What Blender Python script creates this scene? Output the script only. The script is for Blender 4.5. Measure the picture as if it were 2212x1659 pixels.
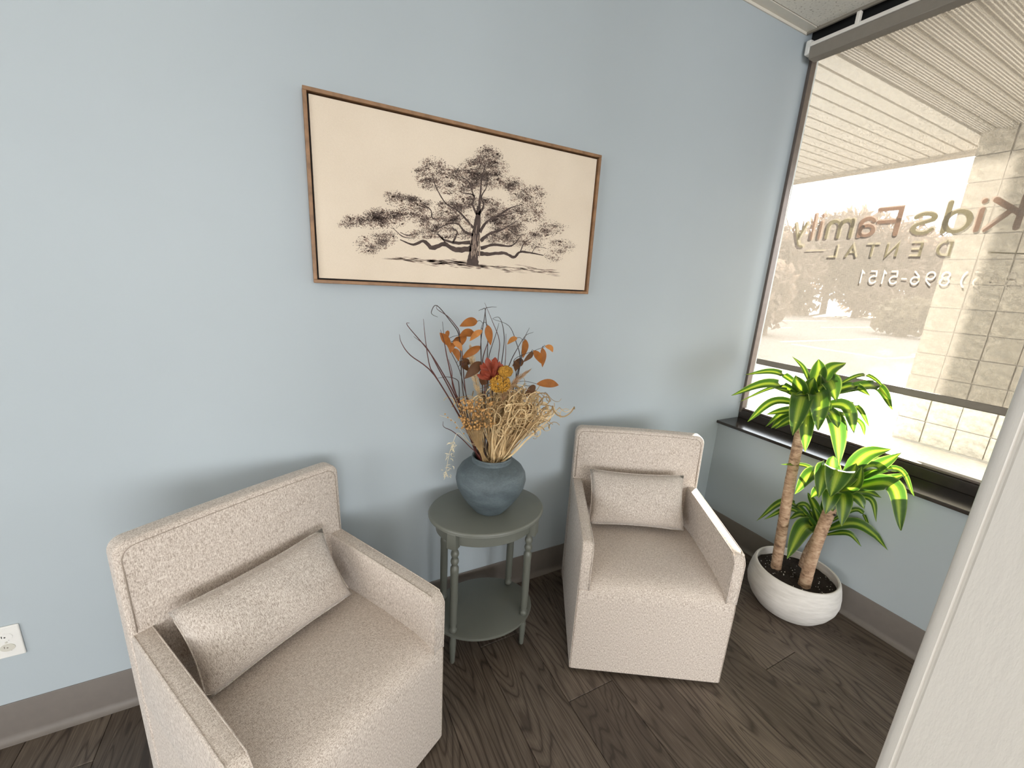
import bpy, bmesh, math, random
import numpy as np
from mathutils import Vector, Matrix

random.seed(7)
scn = bpy.context.scene
col = scn.collection
for o in list(bpy.data.objects):
    bpy.data.objects.remove(o, do_unlink=True)

# ------------------------------------------------------------------ camera
CAM = np.array([0.0, -1.65, 1.58565])
YAW, PITCH, ROLL, FPX = 0.48832025, 0.25029578, -0.05764222, 894.66
def _axes():
    f = np.array([math.sin(YAW)*math.cos(PITCH), math.cos(YAW)*math.cos(PITCH), -math.sin(PITCH)])
    r = np.array([math.cos(YAW), -math.sin(YAW), 0.0]); d = np.cross(f, r)
    c, s = math.cos(ROLL), math.sin(ROLL)
    return c*r + s*d, -s*r + c*d, f
AX_R, AX_D, AX_F = _axes()
cam_d = bpy.data.cameras.new('camera'); cam_o = bpy.data.objects.new('camera', cam_d); col.objects.link(cam_o)
cam_d.sensor_width = 36.0; cam_d.lens = FPX/2212*36.0; cam_d.clip_start = 0.02; cam_d.clip_end = 300
M = Matrix(((AX_R[0], -AX_D[0], -AX_F[0], CAM[0]), (AX_R[1], -AX_D[1], -AX_F[1], CAM[1]), (AX_R[2], -AX_D[2], -AX_F[2], CAM[2]), (0, 0, 0, 1)))
cam_o.matrix_world = M
scn.camera = cam_o

# ------------------------------------------------------------------ world, sun, fill daylight, exposure
SKY = 4.4; SUN = 34.0
world = bpy.data.worlds.new('world'); scn.world = world; world.use_nodes = True
bg = world.node_tree.nodes['Background']; bg.inputs[0].default_value = (0.91, 0.955, 1.0, 1); bg.inputs[1].default_value = SKY
SUN_AZ, SUN_EL = math.radians(20.5), math.radians(12.8)
sd = Vector((math.cos(SUN_AZ)*math.cos(SUN_EL), math.sin(SUN_AZ)*math.cos(SUN_EL), math.sin(SUN_EL)))
sl = bpy.data.lights.new('sun', 'SUN'); sl.energy = SUN; sl.angle = math.radians(0.8); sl.color = (1.0, 0.93, 0.82)
so = bpy.data.objects.new('sun', sl); col.objects.link(so)
so.rotation_euler = sd.to_track_quat('Z', 'Y').to_euler(); so.location = (8, 4, 6)
# daylight entering by the wide window in the wall behind the camera
fl = bpy.data.lights.new('rear_window_daylight', 'AREA'); fl.shape = 'RECTANGLE'; fl.size = 4.6; fl.size_y = 2.0; fl.energy = 80; fl.color = (1.0, 0.975, 0.94)
fo = bpy.data.objects.new('rear_window_daylight', fl); col.objects.link(fo); fo.location = (.1, -6.92, 1.45); fo.rotation_euler = (math.radians(90), 0, 0)
# daylight entering by the window in the far left wall
gl_ = bpy.data.lights.new('left_window_daylight', 'AREA'); gl_.shape = 'RECTANGLE'; gl_.size = 2.6; gl_.size_y = 1.7; gl_.energy = 52; gl_.color = (1.0, 0.97, 0.93)
go_ = bpy.data.objects.new('left_window_daylight', gl_); col.objects.link(go_); go_.location = (-4.92, -3.2, 1.5); go_.rotation_euler = (math.radians(90), 0, math.radians(-90))
scn.view_settings.view_transform = 'Standard'; scn.view_settings.look = 'None'; scn.view_settings.gamma = 1.0
scn.view_settings.use_curve_mapping = False
scn.view_settings.exposure = 0.40
scn.cycles.max_bounces = 7; scn.cycles.diffuse_bounces = 4; scn.cycles.transparent_max_bounces = 16; scn.cycles.use_adaptive_sampling = True; scn.cycles.adaptive_threshold = 0.06
scn.cycles.sample_clamp_indirect = 6.0
scn.cycles.caustics_reflective = False; scn.cycles.caustics_refractive = False

# ------------------------------------------------------------------ helpers
def at(px, py, depth):
    v = AX_R*((px-1106)/FPX) + AX_D*((py-829.5)/FPX) + AX_F
    return Vector(CAM + v*depth)
def depth_of(p):
    return float(np.dot(np.array(p) - CAM, AX_F))
def at_y(px, py, y):
    v = AX_R*((px-1106)/FPX) + AX_D*((py-829.5)/FPX) + AX_F
    return Vector(CAM + v*((y-CAM[1])/v[1]))

def tag(o, label=None, cat=None, group=None, kind=None):
    if label: o['label'] = label
    if cat: o['category'] = cat
    if group: o['group'] = group
    if kind: o['kind'] = kind
    return o
def empty(name, loc=(0, 0, 0), rz=0.0):
    o = bpy.data.objects.new(name, None); col.objects.link(o)
    o.location = loc; o.rotation_euler = (0, 0, rz); o.empty_display_size = 0.05
    return o

class MB:
    def __init__(s): s.v = []; s.f = []
    def add(s, vs, fs):
        b = len(s.v); s.v += [tuple(v) for v in vs]; s.f += [tuple(i+b for i in f) for f in fs]; return s
    def box(s, x0, x1, y0, y1, z0, z1):
        vs = [(x0,y0,z0),(x1,y0,z0),(x1,y1,z0),(x0,y1,z0),(x0,y0,z1),(x1,y0,z1),(x1,y1,z1),(x0,y1,z1)]
        return s.add(vs, [(3,2,1,0),(4,5,6,7),(0,1,5,4),(1,2,6,5),(2,3,7,6),(3,0,4,7)])
    def prism(s, poly, z0, z1):
        n = len(poly); vs = [(x,y,z0) for x,y in poly] + [(x,y,z1) for x,y in poly]
        fs = [tuple(reversed(range(n))), tuple(range(n,2*n))] + [(i,(i+1)%n,n+(i+1)%n,n+i) for i in range(n)]
        return s.add(vs, fs)
    def lathe(s, prof, c=(0,0), seg=32, sx=1.0, sy=1.0, cap0=True, cap1=True):
        vs = []
        for r, z in prof:
            for k in range(seg):
                a = 2*math.pi*k/seg; vs.append((c[0]+r*sx*math.cos(a), c[1]+r*sy*math.sin(a), z))
        fs = []
        for i in range(len(prof)-1):
            for k in range(seg):
                k2 = (k+1) % seg; fs.append((i*seg+k, i*seg+k2, (i+1)*seg+k2, (i+1)*seg+k))
        if cap0: fs.append(tuple(reversed(range(seg))))
        if cap1: fs.append(tuple(range((len(prof)-1)*seg, len(prof)*seg)))
        return s.add(vs, fs)
    def tube(s, pts, rad, seg=6, caps=True, closed=False):
        pts = [Vector(p) for p in pts]; n = len(pts)
        if not hasattr(rad, '__len__'): rad = [rad]*n
        t0 = None; vs = []; up = None
        for i in range(n):
            if closed: t = (pts[(i+1)%n]-pts[i-1])
            else: t = pts[min(i+1,n-1)]-pts[max(i-1,0)]
            if t.length < 1e-9: t = Vector((0,0,1))
            t.normalize()
            if up is None:
                up = Vector((0,0,1)) if abs(t.z) < .9 else Vector((1,0,0))
            up = (up - t*up.dot(t))
            if up.length < 1e-6: up = t.orthogonal()
            up.normalize(); b = t.cross(up)
            for k in range(seg):
                a = 2*math.pi*k/seg; vs.append(pts[i] + (up*math.cos(a)+b*math.sin(a))*rad[i])
        fs = []
        for i in range(n if closed else n-1):
            j = (i+1) % n
            for k in range(seg):
                k2 = (k+1) % seg; fs.append((i*seg+k, i*seg+k2, j*seg+k2, j*seg+k))
        if caps and not closed:
            fs.append(tuple(reversed(range(seg)))); fs.append(tuple(range((n-1)*seg, n*seg)))
        return s.add(vs, fs)
    def sphere(s, c, r, seg=6, rings=4):
        vs = [(c[0],c[1],c[2]-r)]
        for i in range(1, rings):
            p = -math.pi/2 + math.pi*i/rings
            for k in range(seg):
                a = 2*math.pi*k/seg; vs.append((c[0]+r*math.cos(p)*math.cos(a), c[1]+r*math.cos(p)*math.sin(a), c[2]+r*math.sin(p)))
        vs.append((c[0],c[1],c[2]+r)); fs = []
        for k in range(seg): fs.append((0, 1+(k+1)%seg, 1+k))
        for i in range(rings-2):
            for k in range(seg):
                k2 = (k+1)%seg; fs.append((1+i*seg+k, 1+i*seg+k2, 1+(i+1)*seg+k2, 1+(i+1)*seg+k))
        b = 1+(rings-2)*seg
        for k in range(seg): fs.append((b+k, b+(k+1)%seg, len(vs)-1))
        return s.add(vs, fs)
    def mesh(s, name, smooth=False):
        me = bpy.data.meshes.new(name); me.from_pydata(s.v, [], s.f); me.update()
        if smooth: me.polygons.foreach_set('use_smooth', [True]*len(me.polygons))
        return me
    def build(s, name, mat, parent=None, smooth=False, bevel=0.0, bseg=2, loc=None, rz=None, recalc=False):
        me = s.mesh(name)
        if bevel > 0 or recalc:
            bm = bmesh.new(); bm.from_mesh(me)
            if recalc: bmesh.ops.recalc_face_normals(bm, faces=bm.faces)
            if bevel > 0:
                eds = [e for e in bm.edges if len(e.link_faces) == 2 and e.calc_face_angle(0) > 0.5]
                bmesh.ops.bevel(bm, geom=eds, offset=bevel, segments=bseg, profile=0.5, affect='EDGES', clamp_overlap=True)
            bm.to_mesh(me); bm.free(); me.update()
        o = bpy.data.objects.new(name, me); col.objects.link(o)
        if smooth:
            me.polygons.foreach_set('use_smooth', [True]*len(me.polygons))
            if smooth == 'auto':
                me.set_sharp_from_angle(angle=math.radians(38))
        me.materials.append(mat)
        if parent: o.parent = parent
        if loc is not None: o.location = loc
        if rz is not None: o.rotation_euler[2] = rz
        return o

def cat_rom(pts, n=6):
    pts = [Vector(p) for p in pts]
    if len(pts) < 3: return [pts[0].lerp(pts[-1], i/n) for i in range(n+1)]
    out = []; P = [2*pts[0]-pts[1]] + pts + [2*pts[-1]-pts[-2]]
    for i in range(1, len(P)-2):
        for k in range(n):
            t = k/n; a, b, c, d = P[i-1], P[i], P[i+1], P[i+2]
            out.append(0.5*((2*b)+(c-a)*t+(2*a-5*b+4*c-d)*t*t+(3*b-a-3*c+d)*t**3))
    out.append(pts[-1]); return out

# ------------------------------------------------------------------ materials
def lin(c):
    return tuple(((x/255)/12.92 if x/255 <= .04045 else ((x/255+.055)/1.055)**2.4) for x in c)
MATS = {}
def new_mat(name):
    m = bpy.data.materials.new(name); m.use_nodes = True
    nt = m.node_tree; b = nt.nodes['Principled BSDF']; MATS[name] = m
    return m, nt, b
def N(nt, t, **k):
    n = nt.nodes.new(t)
    for a, v in k.items():
        if a in n.inputs.keys() if hasattr(n.inputs, 'keys') else False: n.inputs[a].default_value = v
        else: setattr(n, a, v)
    return n
def ramp(nt, fac, stops):
    r = nt.nodes.new('ShaderNodeValToRGB'); cr = r.color_ramp
    while len(cr.elements) > 1: cr.elements.remove(cr.elements[-1])
    cr.elements[0].position = stops[0][0]; cr.elements[0].color = (*stops[0][1], 1)
    for p, c in stops[1:]:
        e = cr.elements.new(p); e.color = (*c, 1)
    nt.links.new(fac, r.inputs[0]); return r.outputs[0]
def coords(nt, kind='Object', scale=(1,1,1), loc=None):
    tc = nt.nodes.new('ShaderNodeTexCoord'); mp = nt.nodes.new('ShaderNodeMapping')
    mp.inputs['Scale'].default_value = scale; nt.links.new(tc.outputs[kind], mp.inputs[0])
    if loc is not None: nt.links.new(loc, mp.inputs['Location'])
    return mp.outputs[0]
def noise(nt, vec, scale, detail=3, rough=.55, dist=0.0):
    n = nt.nodes.new('ShaderNodeTexNoise'); n.inputs['Scale'].default_value = scale; n.inputs['Detail'].default_value = detail
    n.inputs['Roughness'].default_value = rough; n.inputs['Distortion'].default_value = dist
    nt.links.new(vec, n.inputs['Vector']); return n.outputs[0]
def bump(nt, b, h, strength=.2, dist=.002):
    n = nt.nodes.new('ShaderNodeBump'); n.inputs['Strength'].default_value = strength; n.inputs['Distance'].default_value = dist
    nt.links.new(h, n.inputs['Height']); nt.links.new(n.outputs[0], b.inputs['Normal'])
def math_n(nt, op, a, b=None):
    n = nt.nodes.new('ShaderNodeMath'); n.operation = op
    for i, x in enumerate((a, b)):
        if x is None: continue
        if isinstance(x, (int, float)): n.inputs[i].default_value = x
        else: nt.links.new(x, n.inputs[i])
    return n.outputs[0]
def simple(name, c, rough=.5, metal=0.0, spec=.5, var=.06, nscale=30, bmp=0.0, coat=0.0):
    m, nt, b = new_mat(name); v = coords(nt); n = noise(nt, v, nscale)
    lo = tuple(max(0, x*(1-var)) for x in c); hi = tuple(min(1, x*(1+var)) for x in c)
    nt.links.new(ramp(nt, n, [(.3, lo), (.7, hi)]), b.inputs['Base Color'])
    b.inputs['Roughness'].default_value = rough; b.inputs['Metallic'].default_value = metal
    b.inputs['Specular IOR Level'].default_value = spec; b.inputs['Coat Weight'].default_value = coat
    if bmp: bump(nt, b, noise(nt, v, nscale*6, 4), bmp, .001)
    return m

m_wall = simple('blue_grey_wall_paint', (.43, .482, .513), .55, var=.015, nscale=2, bmp=.12)
m_part = simple('off_white_gloss_paint', (.71, .67, .615), .22, var=.02, nscale=3)
def _part():
    nt = m_part.node_tree; b = nt.nodes['Principled BSDF']
    v = coords(nt, scale=(1, 1, .25)); n1 = noise(nt, v, 180, 4, .6); n2 = noise(nt, coords(nt), 25, 3)
    bump(nt, b, math_n(nt, 'ADD', n1, math_n(nt, 'MULTIPLY', n2, 1.5)), .22, .002)
_part()
m_base = simple('taupe_vinyl_base', lin((112, 105, 99)), .45, var=.04)
m_bronze = simple('dark_bronze_metal', (.035, .028, .024), .15, metal=.0, spec=.6, var=.1)
m_frame = simple('bronze_window_frame', (.16, .13, .115), .35, metal=.5, spec=.6, var=.1)
m_black = simple('black_gap', (.004, .004, .004), .8)
m_white = simple('white_plastic', (.78, .77, .74), .35, var=.02)
m_socket = simple('off_white_socket', (.62, .60, .53), .35, var=.02)
m_slot = simple('dark_slot', (.02, .015, .012), .6)
m_headrail = simple('taupe_headrail', (.25, .22, .185), .5, var=.04)
m_pale = simple('pale_strip', (.82, .78, .72), .4, var=.02)

# ceiling tile
m, nt, b = new_mat('fissured_ceiling_tile'); m_tile = m
v = coords(nt, scale=(1, 1, 1)); n1 = noise(nt, v, 95, 2, .5); n2 = noise(nt, v, 6, 3)
nt.links.new(ramp(nt, n1, [(.30, (.42, .37, .31)), (.38, (.78, .74, .66)), (.8, (.84, .80, .72))]), b.inputs['Base Color']); b.inputs['Roughness'].default_value = .9
bump(nt, b, n1, .35, .003)
m_grid = simple('ceiling_grid', (.70, .66, .58), .5, var=.02)

# floor planks
m, nt, b = new_mat('dark_oak_vinyl'); m_wood = m
oi = nt.nodes.new('ShaderNodeObjectInfo')
off = nt.nodes.new('ShaderNodeCombineXYZ')
nt.links.new(math_n(nt, 'MULTIPLY', oi.outputs['Random'], 37.0), off.inputs[0]); nt.links.new(math_n(nt, 'MULTIPLY', oi.outputs['Random'], 91.0), off.inputs[1])
v1 = coords(nt, scale=(1, .16, 1), loc=off.outputs[0]); v2 = coords(nt, scale=(1, .035, 1), loc=off.outputs[0])
field = noise(nt, v1, 6.0, 2, .45, .4)
rings = math_n(nt, 'FRACT', math_n(nt, 'MULTIPLY', field, 24.0)); rings = math_n(nt, 'ABSOLUTE', math_n(nt, 'SUBTRACT', rings, .5))
fine = noise(nt, v2, 230, 3, .6); broad = noise(nt, v1, 3.0, 2)
g = math_n(nt, 'ADD', math_n(nt, 'MULTIPLY', rings, .25), math_n(nt, 'MULTIPLY', fine, .62))
line = nt.nodes.new('ShaderNodeMapRange'); line.inputs[1].default_value = 0.0; line.inputs[2].default_value = .13; line.inputs[3].default_value = -.20; line.inputs[4].default_value = .06; nt.links.new(rings, line.inputs[0])
g = math_n(nt, 'ADD', g, line.outputs[0]); g = math_n(nt, 'ADD', g, math_n(nt, 'MULTIPLY', broad, .45)); g = math_n(nt, 'ADD', g, math_n(nt, 'MULTIPLY', oi.outputs['Random'], .16))
nt.links.new(ramp(nt, g, [(.45, (.040, .028, .021)), (.72, (.092, .069, .052)), (1.0, (.20, .158, .122))]), b.inputs['Base Color'])
b.inputs['Roughness'].default_value = .42; bump(nt, b, g, .25, .001)

# upholstery
def fabric(name, c0, c1, c2):
    m, nt, b = new_mat(name); 
    a = noise(nt, coords(nt, scale=(1, 1, .2)), 560, 2, .5); c = noise(nt, coords(nt, scale=(.2, 1, 1)), 560, 2, .5); e_ = noise(nt, coords(nt, scale=(1, .2, 1)), 560, 2, .5); c = math_n(nt, 'MULTIPLY', math_n(nt, 'ADD', c, e_), .5); d = noise(nt, coords(nt), 170, 3, .6)
    h = math_n(nt, 'ADD', math_n(nt, 'MULTIPLY', math_n(nt, 'ADD', a, c), .43), math_n(nt, 'MULTIPLY', d, .14))
    nt.links.new(ramp(nt, h, [(.40, c0), (.5, c1), (.60, c2)]), b.inputs['Base Color'])
    b.inputs['Roughness'].default_value = .95; b.inputs['Specular IOR Level'].default_value = .15
    b.inputs['Sheen Weight'].default_value = .25; b.inputs['Sheen Roughness'].default_value = .5
    bump(nt, b, h, .35, .0012); return m
m_fab = fabric('oatmeal_tweed', (.35, .285, .235), (.59, .51, .445), (.77, .70, .63))
m_fab2 = fabric('oatmeal_tweed_pillow', (.31, .255, .215), (.53, .465, .41), (.72, .66, .60))
m_pipe = simple('piping_fabric', (.36, .30, .25), .95, spec=.1)

m_table = simple('sage_grey_paint', (.135, .140, .118), .38, var=.05, nscale=8)
# vase
m, nt, b = new_mat('slate_blue_glaze'); m_vase = m
v = coords(nt, scale=(1, 1, 2.2)); n1 = noise(nt, v, 9, 5, .65, .6); n2 = noise(nt, v, 120, 3)
nt.links.new(ramp(nt, math_n(nt, 'ADD', math_n(nt, 'MULTIPLY', n1, .8), math_n(nt, 'MULTIPLY', n2, .25)), [(.3, (.048, .062, .070)), (.55, (.090, .116, .128)), (.8, (.155, .190, .205))]), b.inputs['Base Color'])
b.inputs['Roughness'].default_value = .6; bump(nt, b, n2, .15, .001)
# pot
m, nt, b = new_mat('ribbed_white_pot'); m_pot = m
v = coords(nt, scale=(.15, .15, 1)); n1 = noise(nt, v, 90, 3, .6)
nt.links.new(ramp(nt, n1, [(.3, (.60, .57, .53)), (.7, (.72, .69, .65))]), b.inputs['Base Color']); b.inputs['Roughness'].default_value = .75; bump(nt, b, n1, .35, .004)
m_soil = simple('dark_soil', (.022, .014, .010), .95, var=.6, nscale=140, bmp=.8)
# cane bark
m, nt, b = new_mat('cane_bark'); m_cane = m
v = coords(nt, scale=(.5, .5, 1)); n1 = noise(nt, v, 70, 3, .6, .5); n2 = noise(nt, coords(nt), 25, 2)
nt.links.new(ramp(nt, math_n(nt, 'ADD', math_n(nt, 'MULTIPLY', n1, .7), math_n(nt, 'MULTIPLY', n2, .35)), [(.35, (.15, .085, .05)), (.5, (.38, .24, .15)), (.68, (.56, .40, .27))]), b.inputs['Base Color']); b.inputs['Roughness'].default_value = .8; bump(nt, b, n1, .5, .003)

# dracaena leaf: UV x across (0..1), stripes along
m = bpy.data.materials.new('variegated_leaf'); m.use_nodes = True; m_leaf = m; nt = m.node_tree; b = nt.nodes['Principled BSDF']
uv = nt.nodes.new('ShaderNodeUVMap'); sp = nt.nodes.new('ShaderNodeSeparateXYZ'); nt.links.new(uv.outputs[0], sp.inputs[0])
mp = nt.nodes.new('ShaderNodeMapping'); mp.inputs['Scale'].default_value = (22, .6, 1); nt.links.new(uv.outputs[0], mp.inputs[0])
sn = noise(nt, mp.outputs[0], 1.0, 2, .5)
ctr = math_n(nt, 'ABSOLUTE', math_n(nt, 'SUBTRACT', sp.outputs[0], .5))
w = math_n(nt, 'ADD', ctr, math_n(nt, 'MULTIPLY', math_n(nt, 'SUBTRACT', sn, .5), .22))
lc = ramp(nt, w, [(.02, (.36, .44, .06)), (.10, (.22, .33, .035)), (.17, (.075, .155, .020)), (.30, (.040, .098, .014)), (.44, (.05, .12, .018)), (.49, (.30, .38, .09))])
nt.links.new(lc, b.inputs['Base Color']); b.inputs['Roughness'].default_value = .32
tr = nt.nodes.new('ShaderNodeBsdfTranslucent'); mx = nt.nodes.new('ShaderNodeMixShader'); mx.inputs[0].default_value = .38
hs = nt.nodes.new('ShaderNodeHueSaturation'); hs.inputs['Value'].default_value = 1.5; hs.inputs['Saturation'].default_value = 1.05; nt.links.new(lc, hs.inputs['Color']); nt.links.new(hs.outputs[0], tr.inputs['Color'])
nt.links.new(b.outputs[0], mx.inputs[1]); nt.links.new(tr.outputs[0], mx.inputs[2]); nt.links.new(mx.outputs[0], nt.nodes['Material Output'].inputs[0])

def leafy(name, c, tl=.35, var=.25, nscale=40):
    m = simple(name, c, .6, var=var, nscale=nscale); nt = m.node_tree; b = nt.nodes['Principled BSDF']
    t = nt.nodes.new('ShaderNodeBsdfTranslucent'); t.inputs[0].default_value = (*[min(1, x*1.4) for x in c], 1)
    x = nt.nodes.new('ShaderNodeMixShader'); x.inputs[0].default_value = tl
    nt.links.new(b.outputs[0], x.inputs[1]); nt.links.new(t.outputs[0], x.inputs[2]); nt.links.new(x.outputs[0], nt.nodes['Material Output'].inputs[0]); return m
m_euc = leafy('rust_eucalyptus', (.36, .125, .022)); m_euc2 = leafy('brown_eucalyptus', (.12, .048, .015)); m_euc3 = leafy('orange_eucalyptus', (.55, .22, .05))
m_twig = simple('maroon_twig', (.085, .019, .014), .5, var=.3); m_twig2 = simple('dark_twig', (.045, .026, .022), .6, var=.3)
m_straw = leafy('straw', (.37, .245, .115), .12, .25, 25); m_straw2 = leafy('pale_straw', (.76, .57, .32), .15, .2, 25)
m_seed = simple('flax_pod', (.50, .27, .09), .45, var=.3, nscale=60); m_pink = leafy('pinkish_plume', (.55, .36, .21), .3)
m_yarrow = simple('mustard_yarrow', (.42, .21, .022), .8, var=.35, nscale=120); m_red = leafy('dusty_red_petal', (.36, .07, .035), .25)
m_ivory = leafy('ivory_sprig', (.78, .68, .50), .3, .1)

m_fr = simple('walnut_frame', (.27, .145, .070), .5, var=.3, nscale=25); m_frdark = simple('dark_rebate', (.02, .012, .008), .7)
m, nt, b = new_mat('cream_canvas'); m_canvas = m
v = coords(nt); n1 = noise(nt, v, 420, 3, .6); n2 = noise(nt, v, 5, 2)
nt.links.new(ramp(nt, math_n(nt, 'ADD', math_n(nt, 'MULTIPLY', n1, .5), math_n(nt, 'MULTIPLY', n2, .5)), [(.3, (.71, .60, .475)), (.7, (.80, .69, .56))]), b.inputs['Base Color']); b.inputs['Roughness'].default_value = .9; bump(nt, b, n1, .2, .001)
m_ink = simple('umber_ink', (.075, .052, .045), .9, var=.3); m_ink2 = simple('pale_umber_ink', (.24, .17, .14), .9, var=.3); m_ink3 = simple('soft_umber_wash', (.40, .30, .235), .9, var=.2)

# glass
m = bpy.data.materials.new('window_glass'); m.use_nodes = True; m_glass = m; nt = m.node_tree; nt.nodes.remove(nt.nodes['Principled BSDF'])
t = nt.nodes.new('ShaderNodeBsdfTransparent'); t.inputs[0].default_value = (.96, .97, .96, 1); gl = nt.nodes.new('ShaderNodeBsdfGlossy'); gl.inputs['Roughness'].default_value = .01
fz = nt.nodes.new('ShaderNodeFresnel'); fz.inputs[0].default_value = 1.45; x = nt.nodes.new('ShaderNodeMixShader')
nt.links.new(fz.outputs[0], x.inputs[0]); nt.links.new(t.outputs[0], x.inputs[1]); nt.links.new(gl.outputs[0], x.inputs[2]); nt.links.new(x.outputs[0], nt.nodes['Material Output'].inputs[0])
# roller shade mesh fabric
m = bpy.data.materials.new('sheer_shade_weave'); m.use_nodes = True; m_shade = m; nt = m.node_tree; nt.nodes.remove(nt.nodes['Principled BSDF'])
v = coords(nt); na = noise(nt, coords(nt, scale=(1, 1, .12)), 420, 2); nb = noise(nt, coords(nt, scale=(1, .12, 1)), 420, 2)
nw = math_n(nt, 'MULTIPLY', math_n(nt, 'ADD', na, nb), .5)
fac = nt.nodes.new('ShaderNodeMapRange'); fac.inputs[1].default_value = .35; fac.inputs[2].default_value = .65; fac.inputs[3].default_value = .46; fac.inputs[4].default_value = .74; nt.links.new(nw, fac.inputs[0])
t = nt.nodes.new('ShaderNodeBsdfTransparent'); t.inputs[0].default_value = (.80, .77, .73, 1)
d1 = nt.nodes.new('ShaderNodeBsdfDiffuse'); d1.inputs[0].default_value = (.50, .455, .395, 1); d2 = nt.nodes.new('ShaderNodeBsdfTranslucent'); d2.inputs[0].default_value = (.135, .122, .106, 1)
xa = nt.nodes.new('ShaderNodeMixShader'); xa.inputs[0].default_value = .45; nt.links.new(d1.outputs[0], xa.inputs[1]); nt.links.new(d2.outputs[0], xa.inputs[2])
x = nt.nodes.new('ShaderNodeMixShader'); nt.links.new(fac.outputs[0], x.inputs[0]); nt.links.new(t.outputs[0], x.inputs[1]); nt.links.new(xa.outputs[0], x.inputs[2]); nt.links.new(x.outputs[0], nt.nodes['Material Output'].inputs[0])
m_let_b = leafy('brown_lettering', (.33, .20, .145), .10, .05); m_let_o = leafy('olive_lettering', (.29, .265, .16), .10, .05); m_let_w = leafy('cream_lettering', (.66, .62, .55), .36, .03)

m_block = simple('split_face_block', (.50, .45, .37), .95, var=.25, nscale=22, bmp=.9); m_mortar = simple('block_mortar', (.42, .38, .32), .95)
m_lintel = simple('concrete_band', (.42, .40, .35), .95, var=.12, nscale=25, bmp=.5)
m_asph = simple('sunlit_asphalt', (.30, .27, .245), .95, var=.12, nscale=18, bmp=.6); m_line = simple('white_road_paint', (.85, .83, .78), .8); m_walk = simple('concrete_walk', (.60, .55, .47), .95, var=.1)
m_soff = simple('tan_soffit_vinyl', (.74, .71, .66), .6, var=.04, nscale=8, bmp=.1); m_fascia = simple('fascia_metal', (.52, .47, .40), .6)
m, nt, b = new_mat('perforated_soffit'); m_perf = m
v = coords(nt, scale=(60, 60, 1)); vt = nt.nodes.new('ShaderNodeTexVoronoi'); vt.inputs['Randomness'].default_value = 0.0; vt.inputs['Scale'].default_value = 1.0; vt.voronoi_dimensions = '2D'; nt.links.new(v, vt.inputs['Vector'])
nt.links.new(ramp(nt, vt.outputs['Distance'], [(.33, (.13, .11, .085)), (.42, (.72, .69, .64))]), b.inputs['Base Color']); b.inputs['Roughness'].default_value = .6
m_bark = simple('grey_bark', (.16, .12, .095), .95, var=.3); m_crown = leafy('bare_brown_twigs', (.22, .165, .13), .3, .3, 3); m_bush = leafy('olive_brown_bush', (.17, .14, .09), .3, .3, 6)
m_glow = bpy.data.materials.new('lamp_diffuser'); m_glow.use_nodes = True
e = m_glow.node_tree.nodes['Principled BSDF']; e.inputs['Emission Color'].default_value = (1, .93, .82, 1); e.inputs['Emission Strength'].default_value = 5.0
e.inputs['Base Color'].default_value = (.8, .8, .78, 1)

# ================================================================== STRUCTURE
XW, XF, ZC = 2.43, 2.62, 2.95            # lower window wall face, window plane, ceiling height
X0, Y1 = -5.0, -7.0                      # left and rear walls
flo = MB().box(X0, 2.9, Y1, .15, -.12, -.006).build('floor', simple('subfloor', (.02, .016, .013), .9)); tag(flo, 'dark brown wood plank floor', kind='structure')
PW = .2175; k0 = .849
bm_cache = {}
def plank_mesh(L):
    if L not in bm_cache:
        mb = MB(); w, c = PW/2-.0008, .0015
        mb.box(-w, w, -L/2+.0008, L/2-.0008, -.006, 0.0)
        me = mb.mesh('plank'); bm = bmesh.new(); bm.from_mesh(me)
        bmesh.ops.bevel(bm, geom=[e for e in bm.edges if e.verts[0].co.z > -.001 and e.verts[1].co.z > -.001], offset=c, segments=1, affect='EDGES'); bm.to_mesh(me); bm.free()
        me.materials.append(m_wood); bm_cache[L] = me
    return bm_cache[L]
for i in range(-18, 8):
    xc = k0 + (i+.5)*PW
    if xc-PW/2 > XW-.0: continue
    offs = {0: -.674, 1: -.674+.61}.get(i, -.674 + ((i*7) % 10)*.122)
    y = offs
    while y < -.001: y += 1.22
    y -= 1.22*6
    while y < 0:
        a, bb = y, min(y+1.22, 0.0); y += 1.22
        if bb - a < .02 or bb < -3.9: continue
        L = round(bb-a, 3)
        o = bpy.data.objects.new('plank', plank_mesh(L)); col.objects.link(o); o.parent = flo; o.location = (xc, (a+bb)/2, 0)

wb = MB().box(X0, 2.705, 0, .12, 0, ZC+.3).build('wall_back', m_wall); tag(wb, 'pale blue grey painted back wall', kind='structure')
wl = MB().box(X0-.12, X0, Y1, .12, 0, .62); wl.box(X0-.12, X0, Y1, .12, 2.38, ZC+.3); wl.box(X0-.12, X0, Y1, -4.53, .62, 2.38); wl.box(X0-.12, X0, -1.87, .12, .62, 2.38); wl = wl.build('wall_left', m_wall); tag(wl, 'pale blue grey painted left wall', kind='structure')
wr = MB(); wr.box(XW, XF+.12, Y1, 0, 0, .7445); wr.box(XW, XF+.12, Y1, -2.55, .7445, ZC+.3); wr.box(XF-.10, XF+.12, -2.55, 0, 2.965, ZC+.3)
wr = wr.build('wall_right', m_wall); tag(wr, 'pale blue grey wall under the window', kind='structure')
rear = MB(); rear.box(X0, XF+.12, Y1-.12, Y1, 0, .40); rear.box(X0, XF+.12, Y1-.12, Y1, 2.5, ZC+.3); rear.box(X0, -2.25, Y1-.12, Y1, .40, 2.5); rear.box(2.45, XF+.12, Y1-.12, Y1, .40, 2.5)
rear = rear.build('wall_rear', m_wall); tag(rear, 'rear wall with wide window', kind='structure')
w2 = MB()
for a in (-2.25, -.70, .85, 2.40): w2.box(a, a+.05, Y1-.10, Y1-.04, .40, 2.5)
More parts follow.
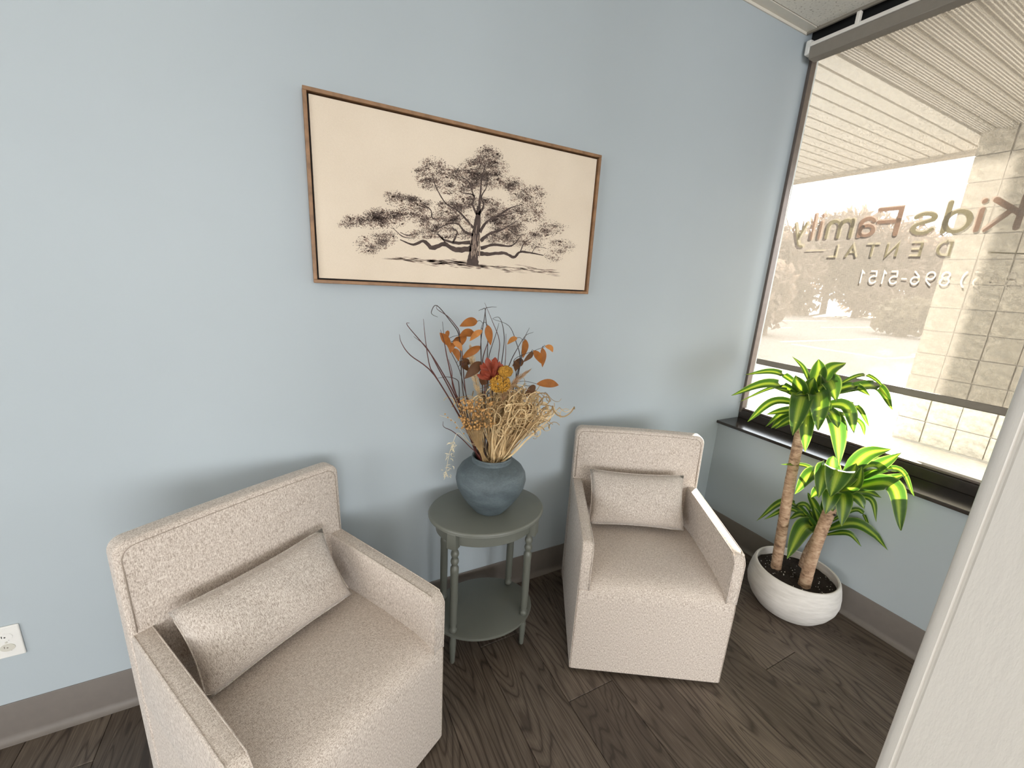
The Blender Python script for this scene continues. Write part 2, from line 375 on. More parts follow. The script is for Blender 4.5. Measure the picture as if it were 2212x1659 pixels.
w2.box(-2.25, 2.45, Y1-.10, Y1-.04, .40, .45); w2.box(-2.25, 2.45, Y1-.10, Y1-.04, 2.45, 2.5)
w2 = w2.build('window_2', m_frame); tag(w2, 'bronze window frame in the rear wall', kind='structure')
w3 = MB()
for a in (-4.53, -3.225, -1.92): w3.box(X0-.10, X0-.04, a, a+.05, .62, 2.38)
w3.box(X0-.10, X0-.04, -4.53, -1.87, .62, .67); w3.box(X0-.10, X0-.04, -4.53, -1.87, 2.33, 2.38)
w3 = w3.build('window_3', m_frame); tag(w3, 'bronze window frame in the left wall', kind='structure')
# right foreground wall end, gloss painted, with rounded corner and bead groove
XP, YP = .50, -1.551
poly = [(XP, YP-.50), (XP, YP-.0145), (XP+.0016, YP-.0130), (XP+.0016, YP-.0115), (XP-.0002, YP-.0100)]
for k in range(7):
    a = math.pi - k*(math.pi/2)/6; poly.append((XP+.009+.009*math.cos(a), YP-.009+.009*math.sin(a)))
poly += [(XP+.115, YP), (XP+.115, YP-.50)]
pt = MB().prism(poly[::-1], 0, ZC).build('wall_partition', m_part, smooth='auto', recalc=True); tag(pt, 'off white gloss painted wall end at the right edge', kind='structure')

# cove baseboards
def cove(name, p, q, inward, lab):
    p, q, n = Vector(p), Vector(q), Vector(inward); mb = MB()
    prof = [(0, .150), (.003, .150), (.0045, .147), (.0045, .030), (.007, .018), (.014, .008), (.022, .004), (.022, 0), (0, 0)]
    vs = [];
    for e in (p, q):
        for d, z in prof: vs.append(e + n*d + Vector((0, 0, z)))
    k = len(prof); mb.add(vs, [(i, i+1, k+i+1, k+i) for i in range(k-1)] + [tuple(range(k)), tuple(reversed(range(k, 2*k)))])
    o = mb.build(name, m_base, smooth='auto', recalc=True); tag(o, lab, kind='structure')
cove('baseboard_back', (X0, 0, 0), (XW, 0, 0), (0, -1, 0), 'taupe vinyl cove base along the back wall')
cove('baseboard_right', (XW, Y1, 0), (XW, 0, 0), (-1, 0, 0), 'taupe vinyl cove base under the window')
cove('baseboard_left', (X0, Y1, 0), (X0, 0, 0), (1, 0, 0), 'taupe vinyl cove base along the left wall')

# ceiling: deck, grid, tiles
ceil = MB().box(X0, XF-.06, Y1, .12, ZC+.03, ZC+.12).build('ceiling', m_black); tag(ceil, 'suspended ceiling of pale fissured tiles', kind='structure')
TS = .6096; tile_me = {}
lamp_tiles = []
xs = [XF-.075]; 
while xs[-1] > X0: xs.append(max(X0, xs[-1]-TS))
ys = [0, -.055]
while ys[-1] > Y1: ys.append(max(Y1, ys[-1]-TS))
for i in range(len(xs)-1):
    for j in range(len(ys)-1):
        w, d = round(xs[i]-xs[i+1], 3), round(ys[j]-ys[j+1], 3)
        if w < .03 or d < .03: continue
        cx, cy = (xs[i]+xs[i+1])/2, (ys[j]+ys[j+1])/2
        if i in (3, 6, 9) and j in (4, 7, 10): lamp_tiles.append((cx, cy, w, d)); continue
        if (w, d) not in tile_me:
            gp = .0 if d < .1 else .004
            me = MB().box(-w/2+gp, w/2-gp, -d/2+gp, d/2-gp, 0, .018).mesh('tile'); me.materials.append(m_tile if d > .1 else m_grid); tile_me[(w, d)] = me
        o = bpy.data.objects.new('ceiling_tile', tile_me[(w, d)]); col.objects.link(o); o.parent = ceil; o.location = (cx, cy, ZC+(.004 if d > .1 else .0))
for i, xx in enumerate(xs[1:-1]):
    MB().box(xx-.012, xx+.012, Y1, 0, ZC-.001, ZC+.02).build('grid_bar', m_grid, ceil)
for yy in ys[2:-1]:
    MB().box(X0, xs[0], yy-.012, yy+.012, ZC-.001, ZC+.02).build('grid_bar', m_grid, ceil)
MB().box(X0, xs[0], -.006, -.0005, ZC-.012, ZC+.004).build('wall_angle', m_grid, ceil)
MB().box(xs[0]-.004, xs[0]+.008, Y1, 0, ZC-.010, ZC+.03).build('edge_angle', m_headrail, ceil)
for li_, (cx, cy, w, d) in enumerate(lamp_tiles):
    t = empty('ceiling_light', (cx, cy, ZC)); tag(t, 'square recessed ceiling light panel, %s row, %s' % (('first', 'second', 'third')[li_ % 3], ('nearest the window wall', 'in the middle of the room', 'nearest the left wall')[li_//3]), 'ceiling light', 'recessed ceiling lights')
    fr = MB()
    for a in ((-w/2, w/2, -d/2, -d/2+.03), (-w/2, w/2, d/2-.03, d/2), (-w/2, -w/2+.03, -d/2+.03, d/2-.03), (w/2-.03, w/2, -d/2+.03, d/2-.03)): fr.box(*a, -.004, .028)
    fr.build('frame', m_white, t); MB().box(-w/2+.03, w/2-.03, -d/2+.03, d/2-.03, .004, .012).build('diffuser', m_glow, t)

# window: frame, pane, sill
win = empty('window_1', (XF, 0, .757)); tag(win, 'tall dark framed window', kind='structure'); 
def wpart(name, mat, *boxes, par=win, bev=0):
    mb = MB()
    for bx in boxes: mb.box(*bx)
    o = mb.build(name, mat, par, bevel=bev); o.location = Vector((0, 0, 0)) - (Vector(par.location) if par is win else Vector(par.location)); return o
wpart('jamb', m_frame, (2.617, 2.665, -.018, -.0005, .80, 2.90), bev=.002)
wpart('jamb', m_frame, (2.575, 2.70, -2.55, -2.51, .80, 2.90), bev=.002)
wpart('head', m_black, (2.60, 2.72, -2.55, -.001, 2.878, 2.965))
wpart('bottom_rail', m_bronze, (2.618, 2.72, -2.55, -.001, .7615, .816), bev=.004)
wpart('glazing_bead', m_frame, (2.632, 2.652, -2.51, -.014, .816, .828), bev=.003)
pn = MB().add([(2.658, -2.515, .816), (2.658, -.012, .816), (2.658, -.012, 2.885), (2.658, -2.515, 2.885)], [(0, 1, 2, 3)]).build('pane', m_glass, win); pn.location = -Vector(win.location)
wpart('sill', m_bronze, (2.405, 2.64, -2.55, -.0005, .7445, .762), bev=.003)

# ================================================================== OUTSIDE
GZ = .30
grd = MB().box(2.75, 70, -30, 50, GZ-.2, GZ-.02).build('parking_lot', m_asph); tag(grd, 'sunlit parking lot outside the window', kind='structure')
MB().box(2.75, 6.6, -30, 50, GZ-.2, GZ).build('walkway', m_walk, grd)
def road_line(x0, x1, y0, y1): MB().box(x0, x1, y0, y1, GZ-.02, GZ-.012).build('painted_line', m_line, grd)
road_line(11.75, 11.95, 2.7, 4.7)
for yy in (-.1, 2.65, 5.1, 8.0, 10.8): road_line(12.0, 17.6, yy-.06, yy+.06)
for yy in (2.2, 5.0, 8.0, 10.6, 13.3): road_line(19.8, 25.5, yy-.06, yy+.06)
for yy in (9.0, 12.2, 15.0): road_line(31, 39, yy-.07, yy+.07)
road_line(7.9, 8.05, -3, 4.2)
# soffit
sof = MB().box(2.72, 5.63, -5, 9, ZC+.035, ZC+.30).build('soffit', m_fascia); tag(sof, 'tan planked soffit over the walkway outside', kind='structure')
SW = .1165
def soff_plank(perf):
    mb = MB(); h = SW/2
    pr = [(-h, .034), (-h, .030), (-h+.013, .030), (-h+.016, 0), (h-.002, 0), (h-.002, .034)] if not perf else [(-h, .034), (-h, .016), (-h+.030, .016), (-h+.034, 0), (h-.004, 0), (h-.002, .034)]
    n = len(pr); vs = [(x, a, z) for x in (2.72, 5.60) for a, z in pr]
    mb.add(vs, [(i, (i+1) % n, n+(i+1) % n, n+i) for i in range(n)] + [tuple(range(n)), tuple(reversed(range(n, 2*n)))])
    me = mb.mesh('soffit_plank'); bm = bmesh.new(); bm.from_mesh(me); bmesh.ops.recalc_face_normals(bm, faces=bm.faces); bm.to_mesh(me); bm.free()
    me.materials.append(m_perf if perf else m_soff); return me
spm = [soff_plank(False), soff_plank(True)]
for i in range(-26, 42):
    yc = .13 + (i+.5)*SW
    perf = yc < -.0
    o = bpy.data.objects.new('soffit_plank', spm[1 if perf else 0]); col.objects.link(o); o.parent = sof; o.location = (0, yc, ZC)
MB().box(5.58, 5.68, -5, 9, ZC-.035, ZC+.40).build('fascia', m_fascia, sof)
# block column
colm = empty('block_column', (5.08, 0, GZ)); tag(colm, 'split faced concrete block column holding up the soffit', 'column')
MB().box(.012, .60, -.83, -.008, .0, 2.64).build('mortar_core', m_mortar, colm)
BH, BW = .2045, .208
def rough_block(seed, w, h, d):
    r = random.Random(seed); nx, nz = 4, 4; vs = []; mb = MB()
    for i in range(nx+1):
        for k in range(nz+1):
            edge = i in (0, nx) or k in (0, nz)
            vs.append((0 if edge else -r.uniform(.0, .022), -w/2+w*i/nx + (0 if edge else r.uniform(-.008, .008)), h*k/nz + (0 if edge else r.uniform(-.008, .008))))
    n1 = nz+1; fs = [(i*n1+k, i*n1+k+1, (i+1)*n1+k+1, (i+1)*n1+k) for i in range(nx) for k in range(nz)]
    b0 = len(vs); vs += [(d, -w/2, 0), (d, -w/2, h), (d, w/2, h), (d, w/2, 0)]
    L = [0*n1+k for k in range(n1)]; R = [nx*n1+k for k in range(n1)]
    fs += [tuple([b0]+L+[b0+1]), tuple([b0+3, b0+2]+R[::-1])[::1], tuple([i*n1 for i in range(nx+1)]+[b0+3, b0]), tuple([i*n1+nz for i in range(nx, -1, -1)]+[b0+1, b0+2])]
    mb.add(vs, fs); me = mb.mesh('block'); bm = bmesh.new(); bm.from_mesh(me); bmesh.ops.recalc_face_normals(bm, faces=bm.faces); bm.to_mesh(me); bm.free(); me.materials.append(m_block); return me
bms = [rough_block(s, BW-.008, BH-.008, .12) for s in range(6)]
for r_ in range(13):
    for c_ in range(4):
        o = bpy.data.objects.new('block', bms[(r_*5+c_*3) % 6]); col.objects.link(o); o.parent = colm
        o.location = (random.uniform(-.003, .004), -.104-c_*BW + random.uniform(-.003, .003), .02+r_*BH)
for r_ in range(13):   # return face of the column, towards the lot
    o = bpy.data.objects.new('block', bms[(r_*2+1) % 6]); col.objects.link(o); o.parent = colm; o.rotation_euler[2] = -math.pi/2; o.location = (.24 + random.uniform(-.01, .01), -.0, .02+r_*BH)

# trees and bushes
def crown_mesh(blobs, n, size, seed, thin=.22):
    r = random.Random(seed); mb = MB()
    for i in range(n):
        c, rad = blobs[r.randrange(len(blobs))]
        d = Vector((r.gauss(0, 1), r.gauss(0, 1), r.gauss(0, 1))).normalized()*(r.random()**.45)
        p = Vector((c[0]+d.x*rad[0], c[1]+d.y*rad[1], c[2]+d.z*rad[2]))
        t = Vector((r.gauss(0, 1), r.gauss(0, 1), r.gauss(.3, 1))).normalized(); s = t.orthogonal(); s.rotate(Matrix.Rotation(r.uniform(0, 6.28), 3, t)); L = size*r.uniform(.5, 1.3)
        mb.add([p-t*L, p+s*L*thin, p+t*L, p-s*L*thin], [(0, 1, 2, 3)])
    return mb
def tree(x, y, h, w, label, seed, n=3600):
    r = random.Random(seed); t = empty('bare_tree', (x, y, GZ-.02)); tag(t, label, 'tree', 'trees beyond the parking lot')
    tk = MB(); tk.tube([(0, 0, 0), (r.uniform(-.2, .2), r.uniform(-.2, .2), h*.45), (r.uniform(-.3, .3), r.uniform(-.3, .3), h*.9)], [.22, .16, .04], 7)
    for k in range(9):
        a = r.uniform(0, 6.28); z0 = h*r.uniform(.25, .6); L = w*r.uniform(.5, .9)
        tk.tube([(0, 0, z0), (L*.5*math.cos(a), L*.5*math.sin(a), z0+h*.16), (L*math.cos(a), L*math.sin(a), z0+h*.36)], [.09, .06, .02], 5)
    tk.build('trunk', m_bark, t)
    bl = [((r.uniform(-w*.6, w*.6), r.uniform(-w*.6, w*.6), h*r.uniform(.10, .80)), (w*.6, w*.6, h*.18)) for _ in range(10)]
    crown_mesh(bl, n, .34, seed+50).build('crown', m_crown, t)
TL = []
for px, py, X, w, lab in ((1672, 478, 26, 2.6, 'bare brown tree nearest the left window jamb, beyond the parking lot'), (1745, 452, 31, 3.0, 'hazy bare tree second from the window jamb'),
      (1835, 432, 35, 3.2, 'bare tree showing behind the letters of the word Family'), (1905, 455, 33, 3.0, 'low bare tree showing between the word Family and the column'), (1968, 480, 37, 3.2, 'hazy bare tree nearest the block column'),
      (1710, 470, 41, 2.8, 'bare tree farthest back behind the jamb side trees'), (2035, 480, 43, 2.8, 'bare tree half hidden by the block column')):
    v = AX_R*((px-1106)/FPX) + AX_D*((py-829.5)/FPX) + AX_F; q = CAM + v*((X-CAM[0])/v[0]); TL.append((X, float(q[1]), float(q[2])-GZ, w, lab))
for i, (x, y, h, w, lab) in enumerate(TL): tree(x, y, h, w, lab, 100+i)
def bush(x, y, rx, h, label, seed, n, mat, size=.2):
    t = empty('bush', (x, y, GZ-.02)); tag(t, label, 'bush'); r = random.Random(seed)
    bl = [((r.uniform(-rx*.5, rx*.5), r.uniform(-rx*.5, rx*.5), h*r.uniform(.35, .6)), (rx*.6, rx*.6, h*.42)) for _ in range(5)]
    crown_mesh(bl, n, size, seed, .35).build('foliage', mat, t)
    s = MB()
    for k in range(7): s.tube([(r.uniform(-.2, .2), r.uniform(-.2, .2), 0), (r.uniform(-rx*.4, rx*.4), r.uniform(-rx*.4, rx*.4), h*.8)], [.05, .02], 5)
    s.build('stem', m_bark, t)
bush(13.0, 6.4, 1.0, 2.4, 'tall brown shrub beside the left window jamb at the near edge of the lot', 5, 1500, m_crown)
bush(20.0, 5.4, 1.2, 1.5, 'low olive brown bush beside the block column in the lot', 6, 1300, m_bush)

# ================================================================== ROLLER SHADE
shd = empty('roller_shade', (2.565, 0, 2.85)); tag(shd, 'sheer beige roller shade lowered over the window', 'roller shade')
def spart(name, mat, *b_, par=shd, bev=0):
    mb = MB()
    for q in b_: mb.box(*q)
    o = mb.build(name, mat, par, bevel=bev)
    o.location = -Vector(shd.location) if par is shd else (0, 0, 0); return o
YS0, YS1 = -.064, -2.30
spart('headrail', m_headrail, (2.535, 2.598, YS1-.02, -.044, 2.808, 2.868), bev=.004)
spart('top_strip', m_pale, (2.531, 2.560, YS1-.02, -.044, 2.868, 2.886), bev=.002)
spart('end_bracket', m_white, (2.535, 2.60, -.043, -.014, 2.835, 2.905), bev=.008)
spart('end_bracket', m_white, (2.535, 2.60, YS1-.05, YS1-.021, 2.835, 2.905), bev=.008)
spart('hanger_clip', m_pale, (2.528, 2.550, -.262, -.244, 2.880, 2.935), bev=.003)
fb = MB().add([(2.600, YS0, 1.16), (2.600, YS1, 1.16), (2.600, YS1, 2.815), (2.600, YS0, 2.815)], [(0, 1, 2, 3)]).build('shade_fabric', m_shade, shd); fb.location = -Vector(shd.location)
spart('bottom_bar', m_headrail, (2.592, 2.608, YS1, YS0, 1.143, 1.178), bev=.006)

# ================================================================== WINDOW LETTERING (reads from outside)
sign = empty('window_lettering', (2.663, -.55, 1.6)); tag(sign, 'brown and olive vinyl lettering seen reversed on the window glass', 'lettering')
def arc(cx, cy, rx, ry, a0, a1, n=14): return [(cx+rx*math.cos(math.radians(a0+(a1-a0)*i/n)), cy+ry*math.sin(math.radians(a0+(a1-a0)*i/n))) for i in range(n+1)]
G = {  # unit: cap height 1, x height .72 ; (width, strokes)
 'K': (.68, [[(.08,0),(.08,1)], [(.66,1),(.10,.46)], [(.26,.60),(.68,0)]]),
 'i': (.16, [[(.08,0),(.08,.70)], [(.08,.955),(.08,.99)]]),
 'd': (.66, [[(.58,0),(.58,1.02)], arc(.32,.35,.27,.35,0,360,22)]),
 's': (.58, [arc(.30,.535,.24,.165,20,205,12)[:] + arc(.30,.185,.25,.185,95,-160,14)[2:]]),
 'F': (.62, [[(.08,0),(.08,1),(.66,1)], [(.08,.52),(.60,.52)]]),
 'a': (.58, [arc(.28,.47,.22,.24,150,0,10)+[(.50,.0)], arc(.27,.22,.22,.20,60,395,18)]),
 'm': (1.0, [[(.08,0),(.08,.70)], arc(.29,.43,.21,.27,180,0,10)+[(.50,0)], arc(.71,.43,.21,.27,180,0,10)+[(.92,0)]]),
 'l': (.16, [[(.08,0),(.08,1.04)]]),
 'y': (.56, [[(.05,.70),(.30,.04)], [(.55,.70),(.24,-.22),(.16,-.31),(.04,-.32)]]),
 'D': (.8, [[(.1,0),(.1,1),(.35,1)]+arc(.35,.5,.42,.5,90,-90,14)+[(.1,0)]]), 'E': (.65, [[(.62,1),(.1,1),(.1,0),(.62,0)], [(.1,.5),(.56,.5)]]),
 'N': (.8, [[(.1,0),(.1,1),(.72,0),(.72,1)]]), 'T': (.8, [[(.05,1),(.77,1)], [(.41,1),(.41,0)]]), 'A': (.85, [[(.05,0),(.42,1),(.80,0)], [(.2,.36),(.65,.36)]]), 'L': (.6, [[(.1,1),(.1,0),(.6,0)]]),
 '8': (.6, [arc(.3,.74,.22,.24,0,360,18), arc(.3,.26,.26,.26,0,360,18)]), '9': (.6, [arc(.3,.70,.25,.28,0,360,18), [(.55,.70),(.50,.30),(.22,.0)]]), '6': (.6, [arc(.3,.30,.25,.28,0,360,18), [(.05,.30),(.12,.65),(.42,1.0)]]),
 '4': (.6, [[(.48,0),(.48,1),(.04,.30),(.62,.30)]]), '5': (.6, [[(.52,1),(.14,1),(.10,.56)]+arc(.28,.30,.26,.30,125,-150,16)]), '1': (.6, [[(.18,.82),(.34,1),(.34,0)]]),
 '-': (.4, [[(.06,.42),(.34,.42)]]), '(': (.3, [arc(.5,.45,.4,.65,125,235,10)]), ')': (.3, [arc(-.2,.45,.4,.65,55,-55,10)])}
def glyph(ch, y0, z0, sy, sz, wd, mat):
    mb = MB(); h = wd/2
    for si, st in enumerate(G[ch][1]):
        P = [(y0 + a*sy, z0 + b*sz) for a, b in st]; n = len(P); x = -.0004*si
        closed = n > 8 and math.hypot(P[0][0]-P[-1][0], P[0][1]-P[-1][1]) < 1e-6
        if closed: P = P[:-1]; n -= 1
        Ls, Rs = [], []
        for i in range(n):
            a, b, c = P[i-1] if (i or closed) else None, P[i], (P[(i+1) % n] if (i < n-1 or closed) else None)
            d1 = None if a is None else ((b[0]-a[0]), (b[1]-a[1])); d2 = None if c is None else ((c[0]-b[0]), (c[1]-b[1]))
            d1 = d1 or d2; d2 = d2 or d1; l1 = math.hypot(*d1) or 1e-9; l2 = math.hypot(*d2) or 1e-9
            n1 = (-d1[1]/l1, d1[0]/l1); n2 = (-d2[1]/l2, d2[0]/l2); m = (n1[0]+n2[0], n1[1]+n2[1]); ml = math.hypot(*m) or 1e-9; m = (m[0]/ml, m[1]/ml)
            k = h/max(.35, m[0]*n1[0]+m[1]*n1[1]); Ls.append((x, b[0]+m[0]*k, b[1]+m[1]*k)); Rs.append((x, b[0]-m[0]*k, b[1]-m[1]*k))
        mb.add(Ls+Rs, [(i, (i+1) % n, n+(i+1) % n, n+i) for i in range(n if closed else n-1)])
        if not closed:
            for (p, q) in ((P[0], P[1]), (P[-1], P[-2])):
                a0 = math.atan2(p[1]-q[1], p[0]-q[0]); mb.add([(x, p[0]+h*math.cos(a0-math.pi/2+math.pi*k/8), p[1]+h*math.sin(a0-math.pi/2+math.pi*k/8)) for k in range(9)], [tuple(range(9))])
    o = mb.build('letter', mat, sign); o.location = (0, .55, -1.6); return o
B_, O_, W_ = m_let_b, m_let_o, m_let_w
for ch, y0, wd_, mt in (('K', -.990, .150, B_), ('i', -.871, .14, B_), ('d', -.838, .146, O_), ('s', -.720, .142, O_), ('F', -.591, .150, B_), ('a', -.492, .134, B_), ('m', -.398, .137, O_), ('i', -.246, .14, B_), ('l', -.206, .14, B_), ('y', -.162, .125, O_)):
    glyph(ch, y0, 1.902, wd_, .122, .0215, mt)
for ch, y0 in zip('DENTAL', (-.803, -.700, -.610, -.528, -.440, -.348)): glyph(ch, y0, 1.799, .064, .060, .0115, O_)
for ch, y0 in zip('(845)896-5151', (-1.060, -1.034, -.985, -.936, -.878, -.828, -.776, -.722, -.674, -.638, -.597, -.553, -.503)): glyph(ch, y0, 1.664, .058, .060, .006, W_)
for a, b_, c, d in ((-.283, 1.835, -.180, 1.834), (-.920, 1.806, -1.04, 1.797)):
    mb = MB(); mb.add([(0, a, b_+.003), (0, c, d+.003), (0, c, d-.003), (0, a, b_-.003)], [(0, 1, 2, 3)]); o = mb.build('dash', O_, sign); o.location = (0, .55, -1.6)

# ================================================================== WALL PICTURE
pic = empty('wall_picture', (.649, 0, 1.53)); tag(pic, 'wide framed canvas with an umber ink drawing of a spreading tree', 'picture')
def ppart(name, mat, mb, bev=0, kind=None):
    o = mb.build(name, mat, pic, bevel=bev); o.location = -Vector(pic.location)
    if kind: o['kind'] = kind
    return o
PX0, PX1, PZ0, PZ1 = .065, 1.234, 1.5315, 2.1250; FW = .0115
ppart('frame_bar', m_fr, MB().box(PX0, PX1, -.040, -.001, PZ1-FW, PZ1), .0015); ppart('frame_bar', m_fr, MB().box(PX0, PX1, -.040, -.001, PZ0, PZ0+FW), .0015)
ppart('frame_bar', m_fr, MB().box(PX0, PX0+FW, -.040, -.001, PZ0+FW, PZ1-FW), .0015); ppart('frame_bar', m_fr, MB().box(PX1-FW, PX1, -.040, -.001, PZ0+FW, PZ1-FW), .0015)
ppart('backing', m_frdark, MB().box(PX0+FW, PX1-FW, -.010, -.002, PZ0+FW, PZ1-FW))
GP = .0055
ppart('canvas', m_canvas, MB().box(PX0+FW+GP, PX1-FW-GP, -.0300, -.010, PZ0+FW+GP, PZ1-FW-GP), .001)
YI = -.0304
def ink(cx, cy):
    p = at_y(630+.31646*cx, 160+.31646*cy, YI); return (p.x, p.z)
def dab(mb, x, z, L, w, a, y=YI):
    c, s = math.cos(a), math.sin(a)
    mb.add([(x-c*L, y, z-s*L), (x+s*w, y, z-c*w), (x+c*L, y, z+s*L), (x-s*w, y, z+c*w)], [(0, 1, 2, 3)])
def stroke_w(mb, pts, ws, y=YI, jit=0.0, r=random):
    P2 = [ink(*p) for p in pts]; V3 = cat_rom([(a, 0, b) for a, b in P2], 5); n = len(V3); vs = []
    for i, v in enumerate(V3):
        t = i/(n-1)*(len(ws)-1); k = min(int(t), len(ws)-2); w = (ws[k]*(1-(t-k))+ws[k+1]*(t-k))*.00050/2
        d = V3[min(i+1, n-1)]-V3[max(i-1, 0)]; L = math.hypot(d.x, d.z) or 1e-6; nx, nz = -d.z/L, d.x/L
        j1, j2 = w*(1+r.uniform(-jit, jit)), w*(1+r.uniform(-jit, jit))
        vs += [(v.x+nx*j1, y, v.z+nz*j1), (v.x-nx*j2, y, v.z-nz*j2)]
    mb.add(vs, [(2*i, 2*i+1, 2*i+3, 2*i+2) for i in range(n-1)])
BL = [(1340,560,85,62,1.0),(1290,640,135,70,1.2),(1400,640,75,60,1.1),(1200,700,100,60,1.1),(1330,730,130,55,1.2),(1340,510,50,25,.5),(960,610,80,45,.7),(920,690,80,60,.8),(1060,680,75,50,1),(960,750,90,40,.9),
 (1150,780,140,50,.9),(1480,740,90,40,1.2),(1540,790,70,45,1.2),(1650,815,80,50,.9),(1660,910,65,60,.7),(1560,870,80,40,.7),(1750,1050,75,50,.9),(1690,1100,85,40,1.1),(1640,970,85,45,.8),(1840,1180,80,50,.9),(1790,1240,55,40,.6),(1500,950,90,50,.8),
 (770,865,110,40,1.1),(690,825,55,25,.7),(590,960,90,45,1.1),(560,1010,105,45,1.1),(420,1000,75,38,.8),(365,1030,45,22,.6),(680,990,100,55,1.0),(820,950,110,55,.9),(940,1010,100,45,1.1),(560,1150,105,55,.6),(520,1190,70,40,.5),(640,1120,75,50,.6),(870,900,80,45,.8),
 (1080,920,90,55,.8),(1180,880,90,55,.8),(1120,1000,110,45,.8),(1010,1080,110,45,.7),(1350,900,90,55,.8),(1400,990,100,55,1.0),(1480,1050,110,45,1.1),(1540,1130,110,45,.8),(1420,1120,90,40,.7),(1170,1090,80,35,.5),(880,1100,100,35,.6),(1640,1180,80,40,.5),(1830,1060,30,40,.5)]
mi, mi2, mi3 = MB(), MB(), MB(); rr = random.Random(3)
for (cx, cy, rx, ry, dn) in BL:
    if 1000 < cx < 1560 and cy > 800: dn *= 1.7
    n = int(dn*rx*ry/5.5)
    # clumps: dense dark knots plus scattered pale leaves
    knots = [(cx+rr.uniform(-.75, .75)*rx, cy+rr.uniform(-.75, .75)*ry) for _ in range(max(2, int(rx*ry/650)))]
    for i in range(n):
        if rr.random() < .66:
            k = knots[rr.randrange(len(knots))]; x = k[0]+rr.gauss(0, 19); y = k[1]+rr.gauss(0, 10); dark = rr.random() < .5
        else:
            a = rr.uniform(0, 6.28); q = math.sqrt(rr.random())*1.2; x = cx+rx*q*math.cos(a); y = cy+ry*q*math.sin(a); dark = rr.random() < .25
        X, Z = ink(x, y); L = rr.uniform(.0011, .0027)
        dab(mi if dark else mi2, X, Z, L, L*rr.uniform(.25, .55), rr.uniform(-1.2, 1.8), YI-(.0001 if dark else 0))
    for i in range(n//30):
        X, Z = ink(cx+rr.uniform(-1, 1)*rx*.8, cy+rr.uniform(-1, 1)*ry*.8); L = rr.uniform(.004, .009); dab(mi3, X, Z, L, L*.45, rr.uniform(-.6, .6), YI+.0001)
BR = [([(1270,1225),(1350,1228),(1450,1222),(1515,1250),(1560,1215),(1640,1222),(1720,1238)], [36,28,22,24,18,12,6]), ([(1290,1190),(1380,1165),(1500,1172),(1560,1110)], [26,20,12,6]),
 ([(1225,1190),(1120,1200),(1040,1160),(960,1188),(900,1140),(830,1165),(740,1130)], [42,36,30,32,22,16,8]), ([(1230,1150),(1120,1152),(1040,1130),(990,1090)], [30,20,14,6]), ([(1000,1090),(1050,1150)], [6,12]), ([(1100,1150),(1130,1080),(1090,1050)], [14,10,5]),
 ([(1240,1100),(1180,1075),(1130,1020),(1050,1030),(960,1080)], [22,16,12,8,4]), ([(1290,1140),(1350,1090),(1440,1060),(1540,1000)], [30,20,12,5]), ([(1285,1080),(1330,1010),(1420,960),(1490,915),(1570,890)], [24,18,14,9,4]), ([(1400,975),(1500,950),(1560,930)], [9,7,3]),
 ([(1275,960),(1310,900),(1295,840),(1330,770),(1340,690)], [20,14,10,8,4]), ([(1265,960),(1235,890),(1245,830),(1165,810)], [20,14,12,5]), ([(1245,840),(1210,740),(1160,700)], [10,8,4]), ([(1280,900),(1290,800),(1300,700),(1330,600)], [22,14,9,4]),
 ([(1240,1050),(1190,990),(1130,930),(1050,880),(985,770),(960,680)], [20,15,11,9,7,4]), ([(900,890),(950,930),(960,980),(1000,990)], [5,9,9,4]), ([(740,1080),(790,1100),(860,1090)], [4,7,3]), ([(690,1050),(760,1110),(840,1120)], [3,7,3]), ([(1560,1215),(1590,1150),(1640,1120)], [10,7,3]), ([(1640,1222),(1670,1180),(1740,1190)], [7,5,3]), ([(1480,1060),(1540,1100),(1600,1090)], [8,6,3])]
mb_b = MB()
stroke_w(mb_b, [(1235,1308),(1240,1230),(1248,1150),(1262,1060),(1272,980),(1278,900)], [112, 74, 70, 60, 46, 30], YI-.0002, .08, rr)
for p, w in BR: stroke_w(mb_b, p, w, YI-.0002, .25, rr)
mb_h = MB()      # pale bark hatching over the trunk
for i in range(26):
    x = rr.uniform(1215, 1285); y = rr.uniform(1060, 1270); stroke_w(mb_h, [(x, y), (x+rr.uniform(-4, 6), y-20), (x+rr.uniform(-2, 9), y-rr.uniform(35, 70))], [3, 7, 2], YI-.0003)
for i in range(230):
    left = rr.random() < .55
    if left: x = 600+620*(rr.random()**.7); yc = 1250+(x-600)*.085; y = yc+rr.gauss(0, 6+ (x-600)*.016)
    else: x = 1250+520*(rr.random()**1.3); yc = 1305+(x-1250)*.09; y = yc+rr.gauss(0, 12)
    L = rr.uniform(25, 80); stroke_w(mi2 if rr.random() < .45 else mi3, [(x, y), (x+L/2, y+L*.05), (x+L, y+L*.09)], [1, rr.uniform(3, 7), 1], YI)
for i in range(30):
    x = rr.uniform(900, 1250); y = 1268+(x-900)*.09+rr.gauss(0, 5); stroke_w(mi, [(x, y), (x+25, y+2), (x+55, y+5)], [1, 5, 1], YI)
ppart('ink_leaves', m_ink, mi, kind='stuff'); ppart('pale_ink_leaves', m_ink2, mi2, kind='stuff'); ppart('ink_wash', m_ink3, mi3, kind='stuff'); ppart('ink_branches', m_ink, mb_b, kind='stuff'); ppart('bark_hatching', m_ink3, mb_h, kind='stuff')

